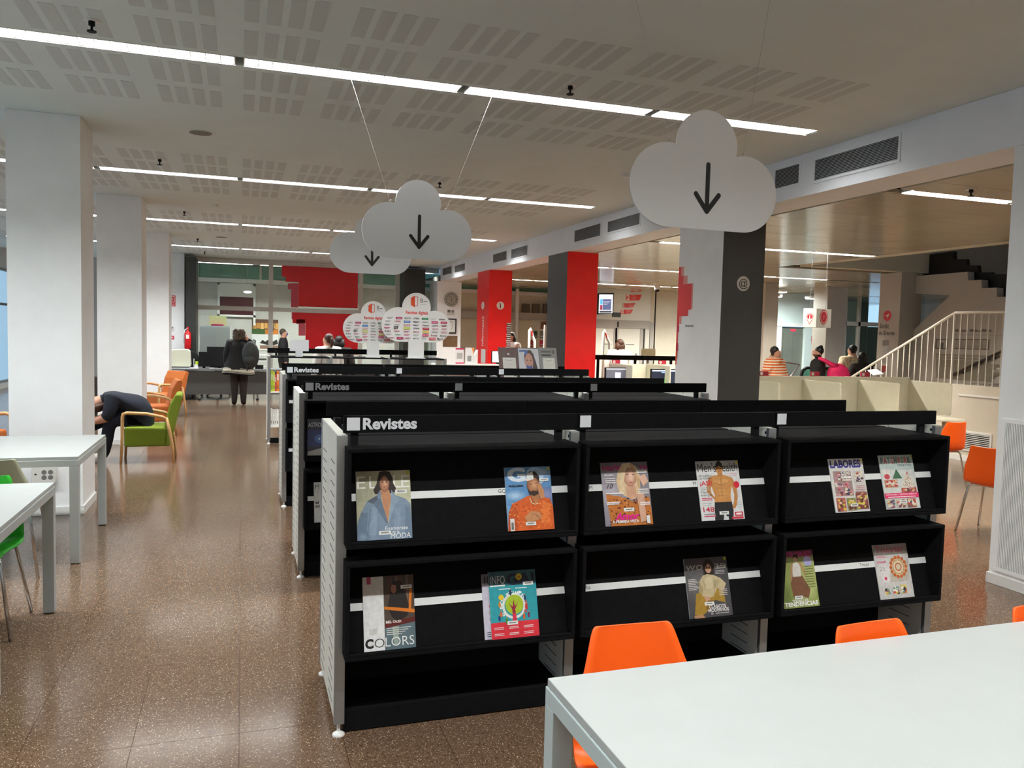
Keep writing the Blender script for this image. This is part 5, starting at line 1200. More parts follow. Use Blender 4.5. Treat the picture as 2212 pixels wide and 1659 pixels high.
for k, (a, b) in enumerate(((1130, 1145), (1152, 1167), (1175, 1186))):
    x0, x1, z0, z1 = rectY(a, 656, b, 676, FY+.14); z0 = zq+.071
    o = wb('brown_box', mat('brown_board', (92, 82, 68), .6), None, x0, x1, FY+.16, FY+.24, z0, z1); tag(o, '%s of the three brown boards on the rail behind the charcoal column' % ['left', 'middle', 'right'][k], 'board', 'brown boards on the rail')
def gate(px0, px1, pyt, Y, label):
    t = thing('security_gate', onY(px0, 790, Y), label, 'security gate'); t.location.z = 0
    a, b = onY(px0, 770, Y), onY(px1, 770, Y); tp = onY(px0, pyt, Y); k = onY((px0+px1)/2+3, pyt+18, Y); G = mat('gate_white', (228, 228, 224), .35)
    MB().tube([(a.x, Y, 0), (a.x, Y, tp.z-.05), (a.x+.03, Y, tp.z), (k.x, Y, k.z), (b.x, Y, k.z-.1), (b.x, Y, 0)], .035, 8).build('loop', G, t, world=True, smooth=True)
    MB().tube([(a.x+.05, Y-.036, tp.z-.06), (k.x-.03, Y-.036, k.z+.03)], .018, 6).build('lamp', mat('gate_red', (200, 20, 30), .3), t, world=True)
    wb('base', ALU, t, a.x-.06, b.x+.06, Y-.1, Y+.1, 0, .03)
    MB().box(a.x+.036, b.x-.036, Y-.004, Y+.004, .3, k.z-.1).build('pane', GLASS, t, world=True)
gate(1142, 1154, 710, 19.4, 'white security gate with a red lamp, left of the charcoal column')
gate(1302, 1316, 714, 19.0, 'white security gate with a red lamp, right of the red column front')
for k, (a, b, c, d, col) in enumerate(((1153, 715, 1161, 730, '#3a4a3a'), (1166, 715, 1175, 731, '#8a8a86'), (1143, 735, 1151, 750, '#c8303a'), (1166, 735, 1174, 748, '#d8305a'))):
    plate(a, b, c, d, FY+.3, 'small %s notice on the far cream wall, %s' % (['dark green', 'grey', 'red', 'pink'][k], ['upper left', 'upper right', 'lower left', 'lower right'][k]), 'notice', col, lambda a: a.rect('#d8d4cc', .2, .2, .8, .35), 'notice_card')
plate(1150, 692, 1167, 713, FY+.3, 'white poster high on the far cream wall', 'poster', '#d6d4cc', None, 'poster'); plate(1168, 695, 1180, 711, FY+.3, 'brown poster high on the far cream wall', 'poster', '#8a6048', None, 'poster')
x0, x1, z0, z1 = rectY(1176, 702, 1180, 752, 18.6); o = wb('white_post', WHITE, None, x0, x1, 18.6, 18.66, 0, z1); tag(o, 'slim white post left of the charcoal column', 'post')

# ------------------------------------------------------------------ screen wall and doors
SY = 20.75
x0, x1, z0, z1 = rectY(1200, 628, 1405, 690, SY)
sw = struct(MB().box(x0, x1, SY, SY+.2, z0, ZF-.001).build('wall_back', mat('sign_wall_white', (222, 226, 220), .5)))
x0, x1, z0, z1 = rectY(1405, 628, 1640, 690, SY+.05)
wb('side_wall', CREAM, sw, x0, x1+.5, SY+.05, SY+.2, 0, ZF-.001); xj = onY(1416, 700, SY).x; wb('joint', mat('vent_dark', (34, 34, 36), .8), sw, xj-.015, xj+.015, SY+.03, SY+.049, 0, ZF-.01)
xs0, xs1, zz0, zz1 = rectY(1200, 690, 1405, 700, SY); wb('lintel', GWALL, sw, xs0, xs1, SY+.01, SY+.2, zz0-.1, zz1)
for k, (a, b, l_) in enumerate(((1286, 1325, 'left'), (1335, 1382, 'right'), (1393, 1403, 'narrow'))):
    xx0, xx1, _, zz = rectY(a, 700, b, 780, SY+.05); d = struct(MB().box(xx0, xx1, SY+.05, SY+.1, 0, zz).build('door_%d' % (k+1), mat('door_white', (226, 226, 216), .45)))
    if k < 2:
        wb('door_handle', ALU, d, xx1-.14, xx1-.08, SY+.02, SY+.049, .98, 1.2); A = Art((xx0+.2, SY+.05, 1.40), (1, 0, 0), (0, 0, 1), .35, .1, 5e-4); A.rect('#e9e9e2', 0, 0, 1, 1).rect('#8a867e', .1, .35, .9, .6); A.build('door_notice', d)
        wb('frame', GWALL, d, xx0-.1, xx0-.001, SY+.04, SY+.15, 0, zz+.06); wb('closer', BLACK2, d, xx0-.06, xx0-.02, SY+.0, SY+.039, zz-.1, zz+.06)
    wb('frame', GWALL, d, xx1+.001, xx1+.1, SY+.04, SY+.15, 0, zz+.06)
A = Art((0, SY, 0), (1, 0, 0), (0, 0, 1), 1, 1, 6e-4)
for (a, b, c, d, n) in ((1363, 627, 1389, 631, ''), (1359, 636, 1386, 650, '2'), (1352, 654, 1372, 665, '1'), (1347, 668, 1367, 679, '0')):
    xx0, xx1, q0, q1 = rectY(a, b, c, d, SY); A.poly('#d83a36', [(xx0, q0), (xx1-.07, q0+.02), (xx1, q1-.0), (xx0, q1-.02)]); 
    for k in range(3): A.rect('#efc6c0', xx0+.08, q0+(q1-q0)*(.25+.25*k), xx0+.22, q0+(q1-q0)*(.25+.25*k)+.008)
    if n: A.rect('#d83a36', xx0-.10, q0, xx0-.01, q1-.02).text('#f0e4e0', n, xx0-.085, q0+.02, (q1-q0)*.75, bold=.04)
A.build('floor_directory', sw)
xx0, xx1, q0, q1 = rectY(1292, 632, 1328, 680, 20.3)
t = thing('wall_screen', ((xx0+xx1)/2, 20.4, q0), 'wall-mounted information screen, tilted, right of the red column', 'screen')
MB().prism([(xx0, 20.3, q0), (xx1, 20.38, q0+.04), (xx1, 20.38, q1), (xx0, 20.3, q1-.03)], (0, .06, 0)).build('casing', BLACK2, t, world=True); wb('wall_arm', BLACK2, t, (xx0+xx1)/2-.05, (xx0+xx1)/2+.05, 20.36, SY-.001, q0+.2, q0+.32)
U = Vector((xx1-xx0, .08, .02)); a = Art((xx0, 20.299, q0+.01), U, (0, 0, 1), U.length, q1-q0-.04, 8e-4)
a.rect(glow('#dfe8f0', .9), .05, .05, .95, .95).rect(glow('#5a6494', .6), .30, .2, .85, .72).rect(glow('#56b4e0', .8), .12, .46, .28, .72).rect(glow('#a03a5a', .6), .12, .2, .28, .44).rect(glow('#3a3a44', .4), .1, .07, .88, .16)
for k in range(3): a.rect(glow('#d0d4e8', .8), .34, .6-.07*k, .8-.1*k, .62-.07*k)
a.build('screen', t)
plate(1322, 675, 1341, 685, SY, 'dark small sign under the wall screen', 'sign', '#2e2e2a', None)
q = onZ(1420, 618, ZF); t = thing('dome_camera', (q.x, q.y, ZF-.16), 'white and black dome camera on the beige ceiling', 'security camera')
MB().lathe([(.07, ZF-.09), (.08, ZF-.03), (.08, ZF)], 18, (q.x, q.y, 0)).build('housing', WHITE, t, world=True); MB().ell((q.x, q.y, ZF-.09), .065, .065, .065, 14, 8).build('dome', BLACK2, t, world=True, smooth=True)

# ------------------------------------------------------------------ computer desks, far row (behind the shelves) and cream row at the right
def station_sign(p, label, n):
    t = thing('station_sign', p, label, 'sign', group='computer station number signs')
    wb('block', pc('#a81f34'), t, p[0]-.0, p[0]+.13, p[1], p[1]+.03, p[2], p[2]+.06)
    a = Art((p[0], p[1], p[2]), (1, 0, 0), (0, 0, 1), .13, .06, 4e-4); a.ell('#e6e2de', .2, .5, .17, .36, 14)
    if n: a.text('#4a2a2a', n, .13, .3, .4, bold=.02)
    a.build('number', t)
Y = 10.9
t = thing('computer_desk', (6.58, Y+.4, 0), 'beige computer desk with partitions behind the magazine shelves', 'desk')
wb('worktop', BEIGE, t, 5.56, 7.6, Y-.1, Y+.75, .72, .745); wb('back_partition', BEIGE, t, 5.56, 7.6, Y+.75, Y+.78, 0, onY(1350, 786, Y+.75).z)
for x in (5.58, 6.22, 7.0, 7.585): wb('side_partition', BEIGE, t, x-.012, x+.012, Y, Y+.749, .745, onY(1350, 787, Y).z-.01, bevel=.01)
for x in (5.6, 7.5): wb('leg', ALU, t, x, x+.05, Y+.02, Y+.07, 0, .72)
def s1(a): a.rect(glow('#6a6a78', .25), .04, .04, .96, .95).rect(glow('#dcdce4', .5), .04, .9, .96, .95).rect(glow('#c8c8e0', .6), .38, .45, .6, .75)
def s2(a): a.rect(glow('#141c34', .3), .04, .04, .96, .95).rect(glow('#cfe0ff', .9), .04, .88, .96, .94).rect(glow('#8ab0f0', .6), .4, .8, .7, .84)
def s3(a): s2(a); a.rect('#2fc02f', .42, .1, .72, .52)
box_monitor(1307, 794, 1363, 836, Y+.2, 'monitor with a grey window on the beige computer desk', s1, zt=.746)
box_monitor(1406, 797, 1462, 840, Y+.15, 'dark blue monitor with a green card stuck on it', s3, zt=.746)
p = onY(1323, 786, Y+.76); station_sign((p.x, Y+.75, onY(1350, 786, Y+.75).z+.001), 'round-numbered red sign above the grey-window monitor', '4')
p = onY(1423, 786, Y+.76); station_sign((p.x, Y+.75, onY(1350, 786, Y+.75).z+.001), 'round-numbered red sign above the dark blue monitor', '5')
office_chair(onY(1372, 830, 11.75).x, 12.0, 'black rounded office chair behind the beige computer desk', 1.0)
xa, xb, za, zb2 = rectY(1284, 768, 1462, 778, 14.0); t = thing('dark_rail', ((xa+xb)/2, 14, 0), 'long black rail standing beyond the beige computer desk', 'rail')
wb('bar', BLACK, t, xa, xb, 14.0, 14.03, za, zb2)
for x in (xa+.1, (xa+xb)/2, xb-.1): wb('post', BLACK, t, x-.02, x+.02, 14.03, 14.07, 0, zb2-.02)
plate(1385, 753, 1416, 768, 14.6, 'olive screen panel standing behind the black rail', 'panel', '#b3aa86', None, 'desk_screen')
o = bpy.data.objects.get('desk_screen')
if o: wb('stand', ALU, o, o.location.x-.02, o.location.x+.02, 14.6, 14.64, 0, o.location.z+.02)
# cream desk with five partitions
t = thing('computer_desk', (7.05, 8.2, 0), 'cream computer desk with rounded partitions beside the at-sign column', 'desk')
wb('worktop', BEIGE, t, 5.56, 8.48, 7.62, 8.70, .72, .745, bevel=.003); wb('back_partition', BEIGE, t, 5.56, 8.66, 8.70, 8.725, .0, 1.205)
for x in (6.02, 6.91, 7.80, 8.655):
    pts = rrect(8.0, .746, 8.695, 1.163, .03, 4, (1, 0, 0, 1)); MB().prism([(x-.011, q[0], q[1]) for q in pts][::-1], (.022, 0, 0)).build('side_partition', BEIGE, t, world=True, bevel=.002)
for x in (5.7, 8.20):
    for y in (7.64, 8.6): wb('leg', BEIGE, t, x, x+.06, y, y+.06, 0, .72)
for k, px in enumerate((1640, 1751, 1860)):
    p = onY(px, 818, 8.71); station_sign((p.x, 8.70, 1.206), 'red sign block on the cream partition, %s from the column' % ['first', 'second', 'third'][k], '')

# ================================================================== STAIRS AT THE RIGHT
SX = 9.87; WX = 12.1; STW = mat('stair_wall', (206, 198, 182), .6, noise=(3, .03))
ra, rb, rc = (11.25, 1.06), (9.19, 2.13), (8.0, 2.12)
low = struct(MB().prism([(SX, 4.5, 0), (SX, 11.15, 0), (SX, 11.15, .05), (SX, 9.15, 1.09), (SX, 4.5, 1.09)], (.12, 0, 0)).build('wall_stair', STW))
wb('edge_rail', WHITE, low, SX-.012, SX, 4.5, 9.0, .93, .955); wb('baseboard', WHITE, low, SX-.012, SX, 4.5, 11.1, 0, .08)
st = thing('stairs', (10.6, 10.1, 0), 'light stairs rising towards the camera behind the white railing', 'stairs')
for k in range(7): wb('step', mat('stair_stone', (150, 142, 130), .5, noise=(60, .08)), st, SX+.121, 11.4, 11.0-.28*(k+1), 11.0-.28*k, 0, .156*(k+1))
wb('landing', mat('stair_stone', (150, 142, 130), .5), st, SX+.121, WX-.001, 4.5, 11.0-.28*7, .95, 1.09)
rl = thing('stair_railing', (SX+.05, 9.6, 1.0), 'white stair railing with thin upright bars', 'railing'); RW = mat('railing_white', (225, 220, 208), .45); X = SX+.05
MB().tube([(X, ra[0], ra[1]), (X, rb[0], rb[1]), (X, 5.0, rb[1])], .022, 8).build('handrail', RW, rl, world=True)
y = ra[0]-.1; sb = lambda yy: 1.09 if yy < 9.15 else 1.09-(yy-9.15)*.52
while y > 5.2:
    zt_ = rb[1] if y < rb[0] else rb[1]+(y-rb[0])*(ra[1]-rb[1])/(ra[0]-rb[0])
    r_ = .018 if abs(y-rb[0]) < .055 else .008
    MB().tube([(X, y, max(.02, sb(y)-.02)), (X, y, zt_)], r_, 6).build('baluster', RW, rl, world=True); y -= .115
# vent in the low wall under the landing
q = onX(2105, 955, SX)
t = thing('floor_grille', (SX, q.y, .5), 'white slatted grille low in the stair wall, behind the orange chair', 'air vent')
y1, y0 = onX(2060, 955, SX).y, onX(2138, 960, SX).y; z0, z1 = onX(2110, 973, SX).z, onX(2110, 938, SX).z
wb('frame', WHITE, t, SX-.012, SX-.0125+.012, y0-.03, y1+.03, z0-.03, z1+.03); wb('backing', mat('vent_dark', (34, 34, 36), .8), t, SX-.0135, SX-.0122, y0, y1, z0, z1)
for k in range(9): z = z0+(z1-z0)*(k+.5)/9; wb('slat', WHITE, t, SX-.02, SX-.0137, y0, y1, z-.004, z+.006)
# tall white stair wall with a stepped top, and the dark flight above it
pp = [(1960,598),(2090,587),(2091,605.5),(2120,604.5),(2121,622.5),(2153,621.4),(2154,641.5),(2187,640.5),(2188,660),(2260,658),(2260,960),(1880,960),(1880,800),(1985,702),(2052,638),(1985,634),(1960,634)]
pts = []
for (a, b) in pp: q = onX(a, b, WX); pts.append((WX, q.y, max(0, q.z)))
swl = struct(MB().prism(pts, (.15, 0, 0)).build('wall_stair', mat('stair_wall_grey', (196, 190, 180), .65, noise=(3, .03))))
A = Art((WX, 0, 0), (0, -1, 0), (0, 0, 1), 1, 1, 6e-4)
def RX(c, a, b, d, e): p, q = onX(a, b, WX), onX(d, e, WX); A.rect(c, -p.y, q.z, -q.y, p.z)
for k, q_ in enumerate((0, 14, 19, 33, 41, 52, 60, 71)): RX('#7a756c', 2062+q_, 711+(k % 3), 2062+q_+9, 717)
RX('#5a554e', 2023, 723, 2170, 724); RX('#5a554e', 2022, 732, 2047, 754); RX('#b9b2a6', 2025, 734, 2044, 752); RX('#6a645a', 2030, 740, 2038, 752)
RX('#55504a', 2060, 732, 2137, 756); RX('#aca598', 2062, 734, 2135, 754)
for k in range(6): RX('#8e887c', 2066, 736+k*3, 2131, 736.8+k*3)
for k in range(9): RX('#97917f', 2023, 768+k*6, 2160-9*(k % 3), 768.9+k*6)
A.build('exhibition_print', swl)
for k in range(2): pass
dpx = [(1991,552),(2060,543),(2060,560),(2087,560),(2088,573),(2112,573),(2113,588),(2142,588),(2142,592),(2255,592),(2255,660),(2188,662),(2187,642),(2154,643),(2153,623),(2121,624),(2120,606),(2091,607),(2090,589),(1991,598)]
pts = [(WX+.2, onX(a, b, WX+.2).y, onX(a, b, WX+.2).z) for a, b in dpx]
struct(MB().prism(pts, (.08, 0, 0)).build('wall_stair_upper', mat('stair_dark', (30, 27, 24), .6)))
struct(MB().box(14.6, 14.7, 4, 12.0, 1.1, 5.6).build('wall_upper', mat('upper_wall_brown', (150, 136, 122), .7)))
hr = thing('wall_handrail', (12.0, 9, 1.5), 'dark sloping handrail on the stair wall', 'handrail')
a1, a2 = onX(2055, 811, WX-.08), onX(2168, 757, WX-.08); MB().tube([a1, a2], .025, 8).build('rail', mat('dark_rail', (60, 50, 44), .5), hr, world=True)
for f_ in (.2, .8): p = a1.lerp(a2, f_); MB().tube([p, (WX, p.y, p.z-.05)], .01, 6).build('bracket', BLACK2, hr, world=True)
# column with the paper-plane sign
CY = 12.14
cS = column(11.755, 12.262, CY, 12.67, ZF-.002, [mat('column_shade', (196, 190, 180), .6)]*4, 'white column with a red paper-plane disc beside the stairs')
A = Art((11.755, 12.67, 0), (0, -1, 0), (0, 0, 1), 1, 1, 6e-4)
p = onX(1917, 682, 11.755); u = 12.67-p.y; A.ell('#d0283c', u, p.z, .10, .10, 24).poly('#f0e4e2', [(u-.065, p.z-.005), (u+.06, p.z+.05), (u+.0, p.z-.06), (u-.005, p.z-.015)])
A.text('#4a463f', 'Síndic', .04, onX(1900, 709, 11.755).z, .09, w=.24, bold=.02).text('#4a463f', 'de Greuges', .03, onX(1900, 719, 11.755).z-.04, .08, w=.40, bold=.02)
for k, (c, h) in enumerate((('#8a8680', .1), ('#bdb8b0', .16), ('#a9a49c', .1), ('#b04a4a', .12))): A.rect(c, .14, 1.62-k*.17, .30, 1.62-k*.17+h)
A.build('sign_print', cS)

# ------------------------------------------------------------------ foyer at the far right
PILL = mat('foyer_pillar', (196, 190, 178), .6, noise=(3, .03)); HY = 19.2
def pill(a, b, Y, label): x0, x1 = onY(a, 700, Y).x, onY(b, 700, Y).x; column(x0, x1, Y, Y+.5, ZF-.002, [PILL]*4, label, False)
pill(1650, 1679, 16.0, 'pale foyer column behind the woman in the striped jumper'); pill(1785, 1827, 16.2, 'pale foyer column behind the hanging information cube')
PB = mat('pale_blue_wall', (206, 222, 220), .5, noise=(2, .04))
x0, x1, z0, z1 = rectY(1600, 620, 1795, 702, HY); wbk = struct(MB().box(x0, x1, HY, HY+.1, z0, ZF-.002).build('wall_back', PB)); zt_ = onY(1700, 702, HY).z
wb('rail', WHITE, wbk, x0, x1, HY-.03, HY-.001, zt_-.03, zt_+.05)
x0, x1, _, z1 = rectY(1738, 704, 1800, 780, HY); pw = wb('panel', PB, wbk, x0, x1, HY+.001, HY+.1, 0, zt_-.031); 
A = Art((0, HY+.001, 0), (1, 0, 0), (0, 0, 1), 1, 1, 1e-3)
for k, px in enumerate((1753.5, 1762.5, 1772)):
    p = onY(px, 735, HY); A.ell('#b03048', p.x, p.z+.10, .025, .025, 10).rect('#b03048', p.x-.022, p.z-.04, p.x+.022, p.z+.07); 
    if k == 2: A.poly('#b03048', [(p.x-.06, p.z-.1), (p.x+.06, p.z-.1), (p.x, p.z+.02)])
    else: A.rect('#b03048', p.x-.012, p.z-.12, p.x+.012, p.z-.04)
p = onY(1758, 727, HY); A.rect('#6a706e', p.x, p.z, p.x+.28, p.z+.02); p = onY(1753, 751, HY); A.rect('#6a706e', p.x, p.z-.02, p.x+.2, p.z)
A.build('restroom_print', wbk)
x0, x1, _, z1 = rectY(1688, 706, 1740, 780, HY+.05); LM = mat('lift_steel', (120, 124, 112), .4, .3, noise=(2, .1))
d = struct(MB().box(x0, x1, HY+.1, HY+.15, 0, zt_-.05).build('door_4', LM)); m = (x0+x1)/2
for (a, b) in ((x0+.08, m-.004), (m+.004, x1-.08)): wb('door_leaf', LM, d, a, b, HY+.08, HY+.099, 0, zt_-.25)
wb('call_lamp', glow('#c83040', 1.0), d, m-.08, m+.08, HY+.085, HY+.0995, zt_-.17, zt_-.11)
x0, x1, _, z1 = rectY(1670, 702, 1688, 780, HY); wb('panel', WHITE, wbk, x0, x1, HY+.001, HY+.1, 0, zt_-.031)
# glazing at the far right of the foyer
GLY = 19.4; x0, x1, z0, z1 = rectY(1822, 560, 1910, 820, GLY)
gz = struct(MB().box(x0, x1+1.5, GLY, GLY+.012, 0, ZF-.002).build('window_9', GLASS)); zt_ = onY(1860, 700, GLY).z; wb('transom', PILL, gz, x0, x1+1.5, GLY-.05, GLY+.05, zt_-.06, zt_+.06)
for px in (1824, 1854): x = onY(px, 700, GLY).x; wb('mullion', PILL, gz, x-.04, x+.04, GLY-.05, GLY+.05, 0, ZF-.003)
a, b, _, _ = rectY(1820, 600, 1856, 820, 21.5); struct(MB().box(a, b, 21.5, 21.6, 0, ZF-.002).build('wall_back', PB))
a, b, _, _ = rectY(1856, 600, 1874, 820, 21.6); struct(MB().box(a, b, 21.6, 21.7, 0, ZF-.002).build('wall_back', mat('grey_green_wall', (120, 132, 126), .6)))
a, b, c, d_ = rectY(1870, 560, 1990, 656, 21.8); struct(MB().box(a, b+2, 21.8, 21.9, c, ZF-.002).build('wall_back', mat('grey_green_wall', (120, 132, 126), .6)))
a, b, c, d_ = rectY(1870, 708, 1990, 900, 21.8); struct(MB().box(a, b+2, 21.8, 21.9, 0, d_).build('wall_back', mat('grey_green_wall', (120, 132, 126), .6)))
# round lamps in the foyer
for k, (px, py, s_) in enumerate(((1687, 631, .14), (1681, 641, .08), (1750, 645, .11))):
    q = onY(px, py, 17.6); t = thing('round_lamp', q, 'round lit downlight in the pale foyer, %s' % ['largest', 'smallest', 'rightmost'][k], 'lamp', group='foyer downlights')
    MB().lathe([(s_, q.z-.015), (s_, q.z)], 20, (q.x, q.y, 0)).build('lens', glow('#fffaf0', 7), t, world=True); ld = bpy.data.lights.new('lamp', 'AREA'); ld.shape = 'DISK'; ld.size = s_*1.9; ld.energy = 60; ld.color = (.92, 1, .98); lo = bpy.data.objects.new('lamp', ld); COL.objects.link(lo); lo.parent = t; lo.location = (0, 0, -.02); MB().lathe([(s_*1.2, q.z), (s_*1.2, q.z+.05)], 20, (q.x, q.y, 0)).build('housing', WHITE, t, world=True); MB().tube([(q.x, q.y, q.z+.05), (q.x, q.y, ZF)], .006, 6).build('rod', ALU, t, world=True)
# hanging cube sign
cz0, cz1 = onY(1763, 707, 10.0).z, onY(1763, 666, 10.0).z; c1 = onY(1763, 690, 10.0); c0 = onY(1735, 690, 10.12); c2 = onY(1795, 690, 10.14)
t = thing('cube_sign', (c1.x, 10.15, cz0), 'hanging white cube sign with two red i pins', 'sign')
back = Vector((c0.x+c2.x-c1.x, c0.y+c2.y-c1.y, 0))
ring_ = [(c0.x, c0.y, cz0), (c1.x, c1.y, cz0), (c2.x, c2.y, cz0), (back.x, back.y, cz0)]
MB().prism(ring_, (0, 0, cz1-cz0)).build('cube', mat('cube_white', (226, 224, 220), .5), t, world=True)
for (p, q) in ((c0, c1), (c1, c2)):
    U = Vector((q.x-p.x, q.y-p.y, 0)); a = Art((p.x, p.y, cz0), U, (0, 0, 1), U.length, cz1-cz0, 6e-4)
    a.ell('#c9283c', .5, .56, .27).poly('#c9283c', [(.27,.42),(.73,.42),(.5,.14)]).ell('#eadedb', .5, .56, .235).poly('#eadedb', [(.30,.44),(.70,.44),(.5,.19)]).ell('#c9283c', .5, .56, .2).text('#f4eeea', 'i', .5, .44, .24, bold=.02, align='c'); a.build('pin_print', t)
for (p, q) in ((c0, c1), (c2, back)): m = (Vector((p.x, p.y, 0))+Vector((q.x, q.y, 0)))/2; MB().tube([(m.x, m.y, cz1), (m.x, m.y, ZF)], .002, 5).build('wire', ALU, t, world=True)
# escalator handrail and steel barrier
t = thing('escalator', (10.6, 13.6, 0), 'escalator end with a rounded black handrail in the foyer', 'escalator')
Y = 13.9; e0, e1 = onY(1729, 820, Y), onY(1766, 795, Y)
MB().tube([(e0.x+.0, Y, .35), (e0.x, Y, e0.z+.02), (e0.x+.04, Y, e1.z-.06), (e0.x+.14, Y, e1.z), (e1.x+.6, Y, e1.z-.01)], .035, 8).build('handrail', BLACK2, t, world=True, smooth=True)
MB().box(e0.x+.05, e1.x+.6, Y-.006, Y+.006, .3, e1.z-.04).build('balustrade', GLASSG, t, world=True); wb('base', ALU, t, e0.x-.05, e1.x+.6, Y-.1, Y+.1, 0, .32)
t = thing('steel_barrier', (9.9, 13.0, 0), 'bent steel barrier tube beside the woman in the striped jumper', 'barrier'); Y = 13.1
p0, p1, p2 = onY(1700, 783, Y), onY(1727, 788, Y), onY(1709, 812, Y); MB().tube([(p0.x-.3, Y, 0), (p0.x-.3, Y, p0.z+.01), p0, p1, p2, (p2.x-.05, Y, 0)], .02, 8).build('tube', ALU, t, world=True, smooth=True)
o = wb('tablet_stand', pc('#dcdcd8'), None, 0, 1, 0, 1, 0, 1); bpy.data.objects.remove(o)
q = onY(1893, 806, 10.3); t = thing('lectern', (q.x, 10.3, 0), 'white sloping reading stand behind the railing foot', 'stand'); MB().prism([(q.x-.1, 10.25, q.z-.04), (q.x+.1, 10.25, q.z-.02), (q.x+.14, 10.45, q.z+.05), (q.x-.04, 10.45, q.z+.03)], (0, 0, .012)).build('top', pc('#e4e4e0'), t, world=True); wb('post', ALU, t, q.x-.02, q.x+.02, 10.34, 10.38, 0, q.z-.02)
# ================================================================== PEOPLE
J0 = dict(pelvis=(0,0,.53), spine=(0,.005,.63), chest=(0,.005,.75), neck=(0,.005,.838), hl=(0,-.010,.888), ht=(0,-.004,.945))
R0 = dict(pelvis=.130, spine=.122, chest=.142, neck=.036, hl=.054, ht=.060, sh=.064, el=.042, wr=.024, ha=.024, hip=.080, kn=.056, an=.036, to=.032)
for s_, sx in (('r', -1), ('l', 1)):
    J0.update({'sh'+s_: (sx*.118,.005,.790), 'el'+s_: (sx*.158,.01,.63), 'wr'+s_: (sx*.165,-.035,.49), 'ha'+s_: (sx*.165,-.045,.445),
               'hip'+s_: (sx*.050,0,.50), 'kn'+s_: (sx*.055,-.010,.285), 'an'+s_: (sx*.055,.010,.045), 'to'+s_: (sx*.062,-.075,.024)})
BONES = [('pelvis','spine','top'),('spine','chest','top'),('chest','neck','skin'),('neck','hl','skin'),('hl','ht','skin')]
for s_ in 'rl':
    BONES += [('chest','sh'+s_,'top'),('sh'+s_,'el'+s_,'top'),('el'+s_,'wr'+s_,'sleeve'),('wr'+s_,'ha'+s_,'skin'),('pelvis','hip'+s_,'bottom'),('hip'+s_,'kn'+s_,'bottom'),('kn'+s_,'an'+s_,'bottom'),('an'+s_,'to'+s_,'shoe')]
HAIRC = {'dark': mat('hair_dark', (30, 22, 18), .5, noise=(80, .3)), 'brown': mat('hair_brown', (72, 42, 28), .5, noise=(80, .3)), 'black': mat('hair_black', (14, 13, 13), .45, noise=(80, .2)), 'ash': mat('hair_ash', (78, 66, 50), .55, noise=(60, .3))}
EYE = mat('eye_dark', (30, 22, 20), .3); LIP = mat('lip', (150, 80, 70), .5)
